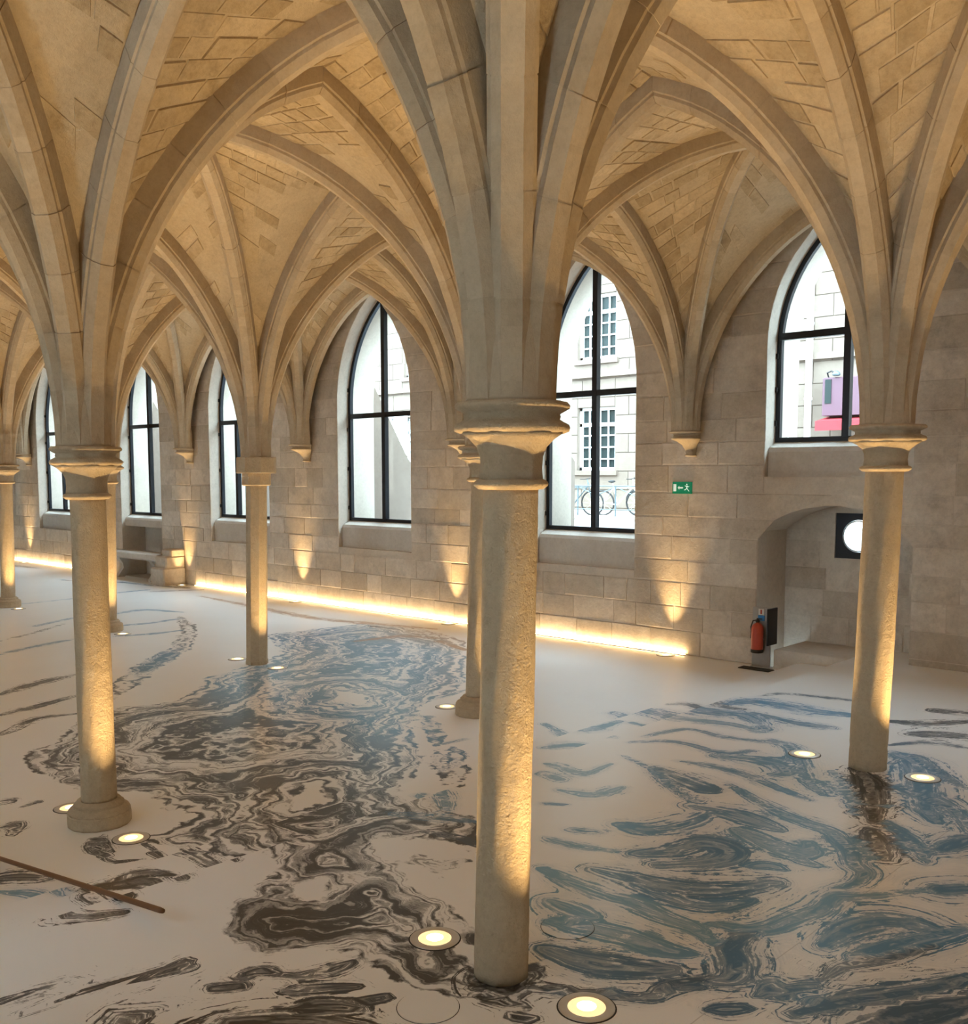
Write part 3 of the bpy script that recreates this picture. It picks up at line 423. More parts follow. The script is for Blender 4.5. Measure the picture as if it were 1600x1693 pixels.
shell('light_block_slab', SPAN_X[1] - .6, SPAN_X[0] + .6, -2.3, 13.1, ZT, ZT + .3)  # unseen slab added above the vault to keep sky light out
# ---------------------------------------------------------------- the ribbed vault
ceiling = bpy.data.objects.new('ceiling', None); link(ceiling); tag(ceiling, kind='structure')
PROF = [(-.045, 0.0), (.045, 0.0), (.085, .05), (.085, .075), (.10, .085), (.10, .24), (-.10, .24), (-.10, .085), (-.085, .075), (-.085, .05)]
class Arc:
    def __init__(s, nd, apex):
        s.n = np.array(nd, float); d = np.array(apex, float) - s.n; H = math.hypot(d[0], d[1]); s.h = np.array([d[0] / H, d[1] / H, 0]); s.lat = np.array([-s.h[1], s.h[0], 0])
        s.a = H - R0; s.H = d[2]; s.R = (s.a ** 2 + s.H ** 2) / (2 * s.a)
        if s.R < s.a: s.R = s.a
    def end(s, o): return math.acos(max(-1, min(1, (s.R - s.a) / (s.R + o))))
    def at(s, u, o=0.0, lat=0.0):
        th = u * s.end(o); x = s.R - (s.R + o) * math.cos(th) + R0; z = (s.R + o) * math.sin(th)
        return s.n + s.h * x + s.lat * lat + np.array([0, 0, z])
    def length(s): return s.R * s.end(0)
def rib_piece(arc, u0, u1, grow=0.0, n=2, sc=1.0):
    R = []
    for k in range(n + 1):
        u = u0 + (u1 - u0) * k / n
        R.append([arc.at(u, b if b > .1 else b - grow, a * sc * (1 + grow * 8)) for a, b in PROF])
    return MB().rings(R, True, True)
def mid(a, b, z): return np.array([(a[0] + b[0]) / 2, (a[1] + b[1]) / 2, z])
arcs = []
def rib(nd, apex, kindname):
    a = Arc(nd, apex); arcs.append(a); return a
EDGE = {}
for r in ROWS:
    for i in range(I0, I1):
        A, B = node(r, i), node(r, i + 1); ap = mid(A, B, ZC); EDGE[(r, i, 'x', 0)] = rib(A, ap, 'x'); EDGE[(r, i, 'x', 1)] = rib(B, ap, 'x')
for ri in range(3):
    for i in range(I0, I1 + 1):
        A, B = node(ROWS[ri], i), node(ROWS[ri + 1], i); ap = mid(A, B, ZC); EDGE[(ri, i, 'y', 0)] = rib(A, ap, 'y'); EDGE[(ri, i, 'y', 1)] = rib(B, ap, 'y')
webV = MB(); wstones = []
DIAG = {}
for ri in range(3):
    for i in range(I0, I1):
        c4 = [node(ROWS[ri], i), node(ROWS[ri], i + 1), node(ROWS[ri + 1], i), node(ROWS[ri + 1], i + 1)]
        O = sum(c4) / 4; O[2] = ZD
        seen = px_size(O - np.array([0, 0, .8]), 1.0) > 0 or px_size(O, 1.) > 0 or any(px_size(c + np.array([0, 0, 1.2]), 1.) > 0 for c in c4)
        for k, nd in enumerate(c4):
            D = rib(nd, O, 'd'); ix, iy = k % 2, k // 2
            for E in (EDGE[(ROWS[ri + iy], i, 'x', ix)], EDGE[(ri, i + ix, 'y', iy)]):
                o = .19; nu, nv = 22, 6
                def surf(u, v, off=0.0, D=D, E=E):
                    return D.at(u, o + off) * (1 - v) + E.at(u, o + off) * v
                V = [surf(u, v) for u in np.linspace(0, 1, nu + 1) for v in np.linspace(0, 1, nv + 1)]
                webV.add(V, [(a * (nv + 1) + b, a * (nv + 1) + b + 1, (a + 1) * (nv + 1) + b + 1, (a + 1) * (nv + 1) + b) for a in range(nu) for b in range(nv)])
                if not seen: continue
                rows = int(D.length() / .19)
                for rr in range(int(rows * .26), rows):
                    u0, u1 = (rr + .025) / rows, (rr + .975) / rows
                    wd = np.linalg.norm(surf(u0, 0) - surf(u0, 1))
                    if wd < .25: continue
                    v = .10 / wd
                    while v < 1 - .12 / wd:
                        L = random.uniform(.18, .42) / wd; v1 = min(v + L, 1 - .10 / wd)
                        q_ = surf((u0 + u1) / 2, (v + v1) / 2); patch = math.sin(q_[0] * 1.9 + 1.3 * math.sin(q_[1] * 2.1)) + math.sin(q_[1] * 2.7 + q_[2] * 1.7 + 1.1)
                        if v1 - v > .09 / wd and random.random() < (.96 if patch > -.15 else .30):
                            wstones.append((surf, u0, u1, v + .006 / wd, v1 - .006 / wd, surf((u0 + u1) / 2, (v + v1) / 2), L * wd))
                        v = v1
for a in arcs: pass
mesh('vault_web', webV.V, webV.F, M['web'], ceiling, True)
def web_stone(s):
    surf, u0, u1, v0, v1 = s[:5]; p = random.uniform(.004, .014); c = .10
    j = lambda: random.uniform(-.03, .03)
    Q = [(u0, v0), (u1, v0), (u1, v1), (u0, v1)]; mu, mv = (u0 + u1) / 2, (v0 + v1) / 2
    Q = [(u + j() * (u1 - u0) * 2, v + j() * (v1 - v0)) for u, v in Q]
    T = [(u + (mu - u) * c, v + (mv - v) * c * .6) for u, v in Q]
    V = [surf(u, v, .01) for u, v in Q] + [surf(u, v, -p) for u, v in T]
    return V, [(0, 1, 5, 4), (1, 2, 6, 5), (2, 3, 7, 6), (3, 0, 4, 7), (4, 5, 6, 7)]
wstones.sort(key=lambda s: -px_size(s[5], s[6]))
for s in wstones[:300]:
    V, Fc = web_stone(s); mesh('vault_stone', V, Fc, M['web_stone'], ceiling)
mb = MB()
for s in wstones[300:]: mb.add(*web_stone(s))
mb.build('vault_stones', M['web_stone'], ceiling, kind='stuff')
# ribs: one part each, the voussoirs that show largest are pieces of their own
vs = []
for a in arcs:
    n = max(6, int(a.length() / .38)); js = [k / n for k in range(n + 1)]
    for k in range(n): vs.append((a, js[k] + .0007, js[k + 1] - .0007, px_size(a.at((js[k] + js[k + 1]) / 2), .38)))
top = {id(v) for v in sorted(vs, key=lambda v: -v[3])[:300] if v[3] > 10}
by = {}
for v in vs: by.setdefault(id(v[0]), []).append(v)
for a in arcs:
    core = rib_piece(a, 0, 1, -.003, 12, .985)
    single = []
    for v in by[id(a)]:
        if id(v) in top: single.append(v)
        else:
            q = rib_piece(a, v[1], v[2], random.uniform(-.001, .003)); core.add(q.V, q.F)
    r = core.build('rib', M['rib'], ceiling)
    for v in single: rib_piece(a, v[1], v[2], random.uniform(-.001, .004)).build('voussoir', M['rib'], r)
# ---------------------------------------------------------------- columns
def oct_mod(k):
    def f(a, z, r): return 1 + k * (math.cos(8 * a) * .5 + .5) * .06
    return f
def leaf_mod(a, z, r): return 1 + .045 * max(0, math.cos(4 * a + .6)) ** 3 * (1 if z > .02 else 0)
def lean(V, b, t, zn):                              # old columns are a little out of plumb
    out = []
    for x, y, z in V:
        f = (z - b[2]) / (zn - b[2]); out.append((x + b[0] + (t[0] - b[0]) * f, y + b[1] + (t[1] - b[1]) * f, z))
    return out
def column(base, top, r, zn, zs, kind='round', plinth=True, drum=None, label='', group=None):
    root = empty('stone_column', base, label, 'column', group)
    def put(mb, name, parent=None, smooth=True, m='column'):
        mb.V = lean(mb.V, base, top, zn); o = mb.build(name, M[m], None, smooth)
        if parent is None: return local(o, root)
        o.parent = parent; return o
    zb = base[2]; k = r / .123; hh = zs - zn
    z0 = zb + (.17 * k if plinth else 0.0)
    if kind == 'round':
        mb = MB(); nz = 70; R = []
        cuts_ = [z0 + (zn - z0) * i / nz for i in range(nz + 1)]
        ph = random.uniform(0, 6)
        for z in cuts_:
            rr = r * (1.0 - .03 * (z - z0) / (zn - z0)); ring = []
            for q in range(56):
                a = 2 * math.pi * q / 56
                w = .0018 * math.sin(5 * a + 3.1 * z + ph) + .0014 * math.sin(9 * a - 7 * z) + random.uniform(-.0009, .0009)
                if drum and abs(z - drum) < .016: w -= .004
                ring.append(((rr + w) * math.cos(a), (rr + w) * math.sin(a), z))
            R.append(ring)
        mb.rings(R, True, True); put(mb, 'shaft')
        cap = put(MB().lathe([(r * 1.0, zn + .02), (.140 * k, zn + .022), (.134 * k, zn + .08), (.137 * k, zn + .13 * hh / .36), (.152 * k, zn + .17 * hh / .36), (.185 * k, zn + .205 * hh / .36), (.226 * k, zn + .232 * hh / .36)], n=64, mod=lambda a, z, q: leaf_mod(a, z - zn, q)), 'capital')
        put(MB().lathe([(r * .98, zn - .012), (.142 * k, zn - .010), (.160 * k, zn + .004), (.163 * k, zn + .013), (.158 * k, zn + .024), (.138 * k, zn + .034)], n=56), 'neck_ring', cap)
        s = hh / .36
        put(MB().lathe([(.215 * k, zn + .228 * s), (.236 * k, zn + .236 * s), (.240 * k, zn + .252 * s), (.234 * k, zn + .266 * s), (.214 * k, zn + .276 * s), (.196 * k, zn + .288 * s), (.200 * k, zn + .299 * s), (.196 * k, zn + .310 * s), (.216 * k, zn + .322 * s), (.236 * k, zn + .334 * s), (.238 * k, zn + .346 * s), (.226 * k, zn + .360 * s), (.15 * k, zn + .361 * s)], n=64, mod=oct_mod(.9)), 'abacus', cap)
    else:
        def octa(rr, z, a0=.39): return [(rr * math.cos(a0 + math.pi * q / 4), rr * math.sin(a0 + math.pi * q / 4), z) for q in range(8)]
        put(MB().rings([octa(r * 1.06, zb), octa(r * 1.06, zb + .05), octa(r, zb + .06), octa(r * .97, zn)], True, True), 'shaft', None, False)
        cap = put(MB().rings([octa(r * 1.22, zn), octa(r * 1.34, zn + .012), octa(r * 1.34, zn + .155), octa(r * 1.30, zn + .165)], True, True), 'capital', None, False)
        put(MB().rings([octa(r * 1.80, zn + .162), octa(r * 1.84, zn + .172), octa(r * 1.84, zs - .015), octa(r * 1.78, zs)], True, True), 'abacus', cap, False)
    if plinth:
        a8 = lambda rr, z: [(rr * math.cos(.2 + math.pi * q / 8), rr * math.sin(.2 + math.pi * q / 8), z) for q in range(16)]
        bs = put(MB().rings([a8(.215 * k, zb), a8(.222 * k, zb + .012), a8(.222 * k, zb + .085 * k), a8(.214 * k, zb + .095 * k)], True, True), 'base', None, False)
        put(MB().lathe([(.212 * k, zb + .088 * k), (.216 * k, zb + .104 * k), (.206 * k, zb + .122 * k), (.178 * k, zb + .134 * k), (.168 * k, zb + .146 * k), (.174 * k, zb + .155 * k), (.160 * k, zb + .166 * k), (.150 * k, zb + .180 * k), (.1 * k, zb + .181 * k)], n=48), 'base_moulding', bs)
    return root
def springer(t):                                    # the solid block the ribs grow from
    o = MB().lathe([(.20, t[2] - .004), (.195, t[2] + .02), (.19, t[2] + .30), (.17, t[2] + .62), (.10, t[2] + .9)], (t[0], t[1], 0), 24).build('springer', M['rib'], ceiling, True); return o
COLS = [
 ('near', 0, (.013, 3.283, H2), .1235, 2.496, 'round', False, None, 'tall round stone column in front, nearest the camera, rising from black ink'),
 ('near', 1, (-3.974, 3.292, 0), .124, 2.383, 'round', True, .42, 'round stone column with polygonal base beside the wooden stick'),
 ('far', 0, (-.068, 7.64, H2), .141, 2.574, 'round', False, .44, 'round stone column without base in front of the arched wall niche'),
 ('far', 1, (-4.234, 7.604, 0), .137, 2.473, 'round', True, None, 'pale column with bell base half hidden behind the nearest column'),
 ('far', 2, (-8.361, 7.629, 0), .143, 2.391, 'octagon', False, None, 'octagonal stone column with plain square block capital'),
 ('far', 3, (-12.52, 7.604, 0), .125, 2.397, 'round', True, None, 'slim column half hidden behind the column with the polygonal base'),
 ('far', 4, (-16.789, 7.70, 0), .128, 2.37, 'round', True, None, 'slim round column cut by the left edge of the photo')]
for row, i, b, r, zn, kind, pl, dr, lab in COLS:
    t = node(row, i); column(b, (t[0], t[1]), r, zn, t[2], kind, pl, dr, lab)
for row in ('near', 'far'):
    for i in range(I0, I1 + 1):
        t = node(row, i); springer(t)
        if not (row in CX and i in CX[row]):
            hid = {('near', 2): 'column of the near row standing just outside the left edge of the photo'}
            column((t[0], t[1], floor_z(t[0])), (t[0], t[1]), .125, t[2] - .36, t[2], 'round', floor_z(t[0]) == 0, None, hid.get((row, i), 'round stone column of the %s row standing outside the view' % ('first' if row == 'near' else 'second')), 'columns outside the view, %s row' % row if (row, i) not in hid else None)
# corbels that carry the ribs on the walls
def corbel(x, yw, sgn, par, zt):
    prof = [(.055, zt - .335), (.075, zt - .33), (.078, zt - .315), (.066, zt - .305), (.075, zt - .25), (.10, zt - .18), (.15, zt - .125), (.19, zt - .105), (.196, zt - .09), (.178, zt - .078), (.172, zt - .05), (.18, zt - .03), (.212, zt - .018), (.212, zt), (.15, zt + .001)]
    R = []
    for r, z in prof: R.append([(x + r * math.cos(a), yw + sgn * (r * 1.08) + r * math.sin(a) * 1.08, z) for a in [2 * math.pi * q / 24 for q in range(24)]])
    return MB().rings(R, True, True).build('corbel', M['column'], par, True)
for i in range(I0, I1 + 1):
    t = node('wall', i); corbel(t[0], WF, -1, wall, t[2]); springer(t)
    t = node('back', i); corbel(t[0], -1.35, 1, nearw, t[2]); springer(t)
# ---------------------------------------------------------------- windows
YG = 12.40
def window(k, w):
    root = empty('window_%d' % k, (w[0], YG, w[2])); root['kind'] = 'structure'
    cx, hw, zs, zp, za, zt, zr = w
    def put(mb, name, m, parent=None):
        return local(mb.build(name, M[m], None), root)
    mx = cx - .46 if k == 4 else cx
    O, I_ = outline(w), outline(w, .062); y0, y1 = YG - .035, YG + .035; n = len(O)
    rings = [[(x, y0, z) for x, z in O], [(x, y0, z) for x, z in I_], [(x, y1, z) for x, z in I_], [(x, y1, z) for x, z in O]]
    V = [p for r in rings for p in r]; Fc = []
    for a in range(4):
        b = (a + 1) % 4
        for j in range(n): q = (j + 1) % n; Fc.append((a * n + j, a * n + q, b * n + q, b * n + j))
    fr = put(MB().add(V, Fc), 'frame', 'metal_dark')
    put(MB().box(mx - .045, mx + .045, y0 - .012, y1 + .012, zs + .03, (za - .10) if k != 4 else zt), 'mullion', 'metal_dark')
    put(MB().box(cx - hw + .02, cx + hw - .02, y0 - .006, y1 + .006, zt - .045, zt + .045), 'transom', 'metal_dark')
    for zz in (zs + .25, (zs + zt) / 2, zt - .25, zt + .5): put(MB().box(cx - hw - .012, cx - hw + .03, y0 - .03, y0, zz - .035, zz + .035), 'hinge', 'black')
    for s in (-1, 1):
        a, b = sorted((mx + s * .045, cx + s * (hw - .06)))
        put(MB().box(a, b, YG - .005, YG + .005, zs + .06, zt - .045), 'pane', 'glass')
        pts = [(cx + s * .045, zt + .045)] + [(cx + s * max(.045, arch_w(w, z) - .06), z) for z in [zt + .045] + list(np.linspace(max(zp, zt + .1), za - .14, 10))] + [(cx + s * .045, za - .12)]
        put(MB().rings([[(x, YG - .005, z) for x, z in pts], [(x, YG + .005, z) for x, z in pts]], True, True), 'pane', 'glass')
    # the stone sill, set back from the wall face with a sloped top
    yf = WF + .08; zb = zr if zr > 0 else zs - .28
    poly = [(yf, zb), (yf, zs - .12 if zs < 2.5 else zs - .13), (yf + .03, zs - .07), (YG - .03, zs), (WO, zs), (WO, zb)]
    V = [(cx - hw + .004, y, z) for y, z in poly] + [(cx + hw - .004, y, z) for y, z in poly]; m_ = len(poly)
    put(MB().add(V, [tuple(range(m_)), tuple(range(2 * m_ - 1, m_ - 1, -1))] + [(i, i + m_, (i + 1) % m_ + m_, (i + 1) % m_) for i in range(m_)]), 'window_sill', 'sill')
    return root
for k, w in enumerate(WINS): window(k + 1, w)
# porthole in the niche
root = empty('window_9', (-2.40, 12.95, 1.72)); root['kind'] = 'structure'
def ringplate(cx, cz, s, r, y0, y1):
    n = 40; V = []; Fc = []
    for y in (y0, y1):
        V += [(cx + r * math.cos(2 * math.pi * k / n), y, cz + r * math.sin(2 * math.pi * k / n)) for k in range(n)]
        for k in range(n):
            a = 2 * math.pi * k / n; q = s / max(abs(math.cos(a)), abs(math.sin(a))); V.append((cx + q * math.cos(a), y, cz + q * math.sin(a)))
    for k in range(n):
        j = (k + 1) % n
        Fc += [(k, j, n + j, n + k), (2 * n + k, 3 * n + k, 3 * n + j, 2 * n + j), (k, 2 * n + k, 2 * n + j, j), (n + k, n + j, 3 * n + j, 3 * n + k)]
    return MB().add(V, Fc)
local(ringplate(-2.40, 1.72, .305, .215, 12.92, 12.97).build('frame', M['metal_dark']), root)
local(MB().lathe([(.215, 0), (.215, .01)], n=40).build('pane', M['glass']), root)
pn = root.children[-1]; pn.data.transform(Matrix.Translation((-2.40, 12.95, 1.72)) @ Matrix.Rotation(math.radians(90), 4, 'X'))
local(MB().tube([(-2.40 + .20 * math.cos(a), 12.915, 1.72 + .20 * math.sin(a)) for a in np.linspace(0, 2 * math.pi, 33)[:-1]], .008, 6, True).build('rim', M['steel']), root)
# ---------------------------------------------------------------- lights let into the floor
def uplight(x, y, label, group=None, power=1.0, wall_=False, to=0):
    z = floor_z(x); root = empty('floor_light', (x, y, z), label, 'light', group); r = .118
    ring = MB().lathe([(r + .006, .0005), (r + .005, .004), (r, .007), (r * .74, .007), (r * .70, .004)], n=40, caps=False).build('steel_ring', M['steel'], root, True)
    MB().lathe([(.70 * r, .0045), (.68 * r, .006), (.55 * r, .0075), (.01, .008)], n=36).build('lens', M['lens'], root, True)
    MB().lathe([(.36 * r, .0078), (.30 * r, .0092), (.01, .0095)], n=28).build('led_core', M['core'], root, True)
    MB().lathe([(r + .012, .0003), (r + .011, .002), (r + .004, .0025)], n=40, caps=False).build('gasket', M['black'], root)
    ld = bpy.data.lights.new('lamp', 'SPOT'); ld.shadow_soft_size = .03; ld.color = (1.0, .66, .29); ld.energy = UPL * power
    ld.spot_size = math.radians(SPREADW if wall_ else SPREAD); ld.spot_blend = 1.0
    lo = bpy.data.objects.new('lamp', ld); COL.objects.link(lo); lo.parent = root; lo.location = (0, 0, .012); lo.rotation_euler = (math.pi - math.radians(TILTW), 0, 0) if wall_ else (math.pi, math.radians(TILT) * to, 0)
    return root
names = {('near', 0): 'the nearest tall column', ('near', 1): 'the column with the polygonal base', ('far', 0): 'the column before the niche', ('far', 1): 'the pale column with bell base',
         ('far', 2): 'the octagonal column', ('far', 3): 'the slim half hidden column', ('far', 4): 'the column at the left edge'}
for row, i, b, *_ in COLS:
    for s in (-1, 1):
        side = 'left' if s < 0 else 'right'
        uplight(b[0] + s * .47 + (-.05 if (row, i) == ('far', 0) else 0), b[1] + (.03 if row == 'near' and i == 0 else 0), 'round steel rimmed floor light shining on the %s of %s' % (side, names[(row, i)]), 'uplights beside the columns', to=s)
for row in ('near', 'far'):
    for i in (-1, 2, 3, 5):
        if (row, i) in ((r_[0], r_[1]) for r_ in COLS): continue
        t = node(row, i)
        for s in (-1, 1): uplight(t[0] + s * .47, t[1], 'round floor light beside a column outside the view', 'uplights out of view', to=s)
for i in (-1, 1, 2, 3, 4, 5, 6):
    t = node('wall', i)
    uplight(t[0] - .27, 11.89, {1: 'floor light at the wall below the corbel over the exit sign', 2: 'floor light at the wall behind the nearest column', 3: 'floor light at the wall left of the octagonal column', 4: 'floor light beside the stone block of the bench'}.get(i, {5: 'floor light at the wall behind the slim half hidden column', 6: 'floor light at the wall near the left edge of the photo'}.get(i, 'floor light at the wall outside the view')), 'uplights along the window wall', WPOW, True)
# ---------------------------------------------------------------- light strips at the foot of the wall
def strip(x0, x1, label):
    root = empty('light_strip', ((x0 + x1) / 2, WF - .05, 0), label, 'light', 'light strips at the foot of the wall')
    local(MB().box(x0, x1, WF - .070, WF - .018, 0.0, .012).build('channel', M['steel']), root)
    local(MB().add([(x0 + .01, WF - .066, .016), (x1 - .01, WF - .066, .016), (x1 - .01, WF - .022, .0125), (x0 + .01, WF - .022, .0125)], [(0, 1, 2, 3)]).build('diffuser', M['led']), root)
strip(-17.35, -4.45, 'glowing warm light strip running along the wall right of the stone bench')
strip(-30.0, -21.2, 'glowing warm light strip along the wall left of the stone bench')
# ---------------------------------------------------------------- things
# exit sign
root = empty('exit_sign', (-4.56, WF - .01, 2.345), 'small green exit sign with arrow on the wall under a corbel', 'sign')
sx, sy, sz = -4.56, WF - .016, 2.345
local(MB().bbox(sx - .155, sx + .155, sy - .012, WF, sz - .082, sz + .082, .004).build('panel', M['green']), root)
def plate(poly, name):
    y0 = sy - .015; n = len(poly); P = [(sx + a, sz + b) for a, b in poly]
    local(MB().rings([[(x, y0 + .004, z) for x, z in P], [(x, y0, z) for x, z in P]], True, True).build(name, M['signwhite']), root)
plate([(-.135, -.05), (-.09, -.05), (-.09, .05), (-.135, .05)], 'door_symbol')
plate([(-.065, 0), (-.04, .028), (-.04, .010), (.02, .010), (.02, -.010), (-.04, -.010), (-.04, -.028)], 'arrow_symbol')
mb = MB()
for pts, wd in ([(.085, .03), (.080, -.005)], .016), ([(.080, -.005), (.060, -.025), (.040, -.030)], .009), ([(.080, -.005), (.100, -.028), (.118, -.048)], .009), ([(.085, .028), (.062, .018), (.052, .034)], .007), ([(.085, .028), (.104, .012), (.118, .020)], .007):
    for (a, b), (c_, d) in zip(pts, pts[1:]):
        L = math.hypot(c_ - a, d - b); nx_, nz_ = -(d - b) / L * wd / 2, (c_ - a) / L * wd / 2
        P = [(sx + a + nx_, sz + b + nz_), (sx + c_ + nx_, sz + d + nz_), (sx + c_ - nx_, sz + d - nz_), (sx + a - nx_, sz + b - nz_)]
        mb.rings([[(x, sy - .011, z) for x, z in P], [(x, sy - .015, z) for x, z in P]], True, True)
P = [(sx + .080 + .010 * math.cos(a), sz + .047 + .010 * math.sin(a)) for a in np.linspace(0, 2 * math.pi, 11)[:-1]]
mb.rings([[(x, sy - .011, z) for x, z in P], [(x, sy - .015, z) for x, z in P]], True, True)
local(mb.build('running_figure_symbol', M['signwhite']), root)
# extinguisher on its grey stand
ex, ey = -3.24, 11.93
root = empty('extinguisher_stand', (ex, ey, 0), 'grey metal stand by the niche with dark side panel', 'stand')
local(MB().bbox(ex - .135, ex + .125, ey + .02, ey + .05, .02, .80, .006).build('back_panel', M['grey_metal']), root)
local(MB().bbox(ex + .125, ex + .150, ey - .09, ey + .16, .32, .80, .004).build('side_panel', M['metal_dark']), root)
local(MB().bbox(ex - .135, ex + .125, ey - .02, ey + .10, 0, .02, .004).build('foot', M['grey_metal']), root)
local(MB().bbox(ex - .045, ex + .035, ey + .008, ey + .022, .70, .78, .002).build('sign_plate', M['white']), root)
local(MB().box(ex - .015, ex + .005, ey + .004, ey + .009, .715, .77).build('sign_mark', M['red']), root)
local(MB().bbox(ex - .05, ex + .04, ey + .006, ey + .021, .625, .695, .002).build('instruction_plate', M['blue']), root)
root = empty('fire_extinguisher', (ex - .01, ey - .075, .24), 'red fire extinguisher hanging on the grey stand', 'extinguisher')
local(MB().lathe([(.04, .235), (.072, .24), (.078, .26), (.078, .53), (.070, .565), (.045, .595), (.022, .605), (.022, .615)], (ex - .01, ey - .075, 0), 28).build('body', M['red'], None, True), root)
local(MB().lathe([(.070, .215), (.080, .22), (.080, .262), (.070, .263)], (ex - .01, ey - .075, 0), 24).build('foot_ring', M['black'], None, True), root)
local(MB().lathe([(.020, .61), (.026, .615), (.026, .645), (.012, .655)], (ex - .01, ey - .075, 0), 14).build('valve', M['black'], None, True), root)
local(MB().box(ex - .02, ex + .05, ey - .085, ey - .065, .655, .668).build('handle', M['black']), root)
local(MB().tube([(ex - .01, ey - .075, .645), (ex - .07, ey - .085, .63), (ex - .098, ey - .085, .55), (ex - .096, ey - .085, .40)], .009, 8).build('hose', M['black'], None, True), root)
local(MB().lathe([(.0788, .36), (.0792, .37), (.0792, .47), (.0788, .48)], (ex - .01, ey - .075, 0), 28, None, False).build('label_band', M['white' if False else 'red'], None, True), root)
o = MB().bbox(ex - .22, ex + .22, ey - .19, ey - .03, 0, .012, .004).build('floor_mat', M['black']); tag(o, 'small black mat on the floor before the extinguisher stand', 'mat')
# stone bench in the window recess, rough stone block at its end
root = empty('stone_bench', (-19.6, 11.9, 0), 'weathered stone bench with curved legs in the window recess', 'bench')
mb = MB(); mb.rings([[(x, 11.72 + a, z) for a, z in ((0, .53), (.02, .50), (.45, .50), (.47, .53), (.47, .63), (.44, .66), (.03, .66), (0, .63))] for x in (-20.75, -20.6, -19.5, -18.55, -18.45)], True, True)
local(mb.build('seat', M['sill']), root)
for lx in (-20.55, -18.95):
    P = [(11.78, 0, .10), (11.86, .10, .09), (11.95, .22, .075), (11.93, .34, .085), (11.86, .44, .12), (11.84, .50, .14)]
    R = [[(lx - .07, y, z), (lx + .07, y, z), (lx + .07, y + 2 * t, z), (lx - .07, y + 2 * t, z)] for y, z, t in P]
    local(MB().rings(R, True, True).build('leg', M['sill']), root)
root = empty('stone_block', (-18.05, 11.75, 0), 'rough weathered stone block standing at the end of the bench', 'stone')
root.name = 'corner_stone'
local(MB().bbox(-18.38, -17.78, 11.52, 12.09, 0, .40, .03).build('lower_stone', M['block']), root)
local(MB().bbox(-18.30, -17.80, 11.60, 12.09, .40, .66, .03).build('upper_stone', M['block']), root)
local(MB().bbox(-18.20, -17.80, 11.72, 12.09, .66, .82, .03).build('cap_stone', M['block']), root)
# the stick that lies over the step edges
a, b = np.array([-3.86, 2.474, .018]), np.array([-1.55, 2.458, .348])
d = (b - a) / np.linalg.norm(b - a)
root = empty('wooden_stick', tuple(a), 'brown wooden stick lying across the floor steps', 'stick')
local(MB().tube([a, a + d * .02, (a + b) / 2, b - d * .03, b], [.011, .014, .0145, .015, .012], 12).build('shaft', M['wood'], None, True), root)
# round floor covers
for x, y, lab in ((-.055, 3.86, 'round painted floor cover just right of the nearest column'), (-.02, 2.85, 'round painted floor cover in front of the nearest column')):
    root = empty('floor_cover', (x, y, H2), lab, 'cover', 'round floor covers')
    o = MB(); n = 48
    o.rings([[(x + r * math.cos(2 * math.pi * q / n), y + r * math.sin(2 * math.pi * q / n), z) for q in range(n)] for r, z in ((.134, H2 + .0005), (.134, H2 + .003), (.128, H2 + .004))] + [[(x + .001 * math.cos(2 * math.pi * q / n), y + .001 * math.sin(2 * math.pi * q / n), H2 + .004) for q in range(n)]], False, True)
    lid = local(o.build('lid', M['canvas']), root); paint(lid.data, [v.co[:] for v in lid.data.vertices])
    local(MB().lathe([(.134, .0004), (.1365, .0008), (.1375, .0004)], (x, y, H2), 48, None, False).build('joint', M['black']), root)
# ---------------------------------------------------------------- the street outside
ZS = 1.40
tag(MB().box(-60, 12, 13.02, 20.5, ZS - .5, ZS - .05).build('street', M['asphalt']), kind='structure')
tag(MB().box(-60, 12, 20.5, 25.2, ZS - .5, ZS).build('sidewalk', M['pave']), kind='structure')
FY = 25.0
bld = empty('building', (-20, FY, ZS), 'pale stone building across the street, seen through the windows', 'building')
holes_ = [(-16.42, -15.0, 6.0, 7.95), (-16.42, -15.0, 2.62, 4.55), (-24.4, -23.0, 6.0, 7.95), (-24.4, -23.0, 2.62, 4.55), (-10.9, -9.5, 6.0, 7.95)]
cells = [(-60, 12, ZS, 13.5)]
def subtract(cell, h):
    x0, x1, z0, z1 = cell; a, b, c_, d_ = h
    if a >= x1 or b <= x0 or c_ >= z1 or d_ <= z0: return [cell]
    out = []
    if a > x0: out.append((x0, a, z0, z1))
    if b < x1: out.append((b, x1, z0, z1))
    m0, m1 = max(x0, a), min(x1, b)
    if c_ > z0: out.append((m0, m1, z0, c_))
    if d_ < z1: out.append((m0, m1, d_, z1))
    return out
for h in holes_: cells = [q for c0 in cells for q in subtract(c0, h)]
mb = MB()
for x0, x1, z0, z1 in cells: mb.box(x0, x1, FY, FY + .5, z0, z1)
local(mb.build('facade_wall', M['facade']), bld)
z = ZS + .08; rr = 0
while z < 9.0:
    h = .56; x = -27.5 + (rr % 2) * .5
    while x < -6.6:
        e = x + 1.25
        for q in [s for h_ in [(x, e, z, z + h)] for s in (lambda cs: [p for c0 in cs for p in c0])([subtract(h_, holes_[0])])]:
            qs = [q]
            for hh_ in holes_[1:]: qs = [p for c0 in qs for p in subtract(c0, hh_)]
            for x0, x1, z0, z1 in qs:
                if x1 - x0 > .12 and z1 - z0 > .1:
                    local(MB().box(x0 + .012, x1 - .012, FY - .03, FY + .02, z0 + .012, z1 - .012).build('facade_stone', M['facade']), bld)
        x = e
    z += h; rr += 1
for zc in (5.45, 9.05): local(MB().box(-60, 12, FY - .16, FY, zc, zc + .16).build('cornice', M['facade']), bld)
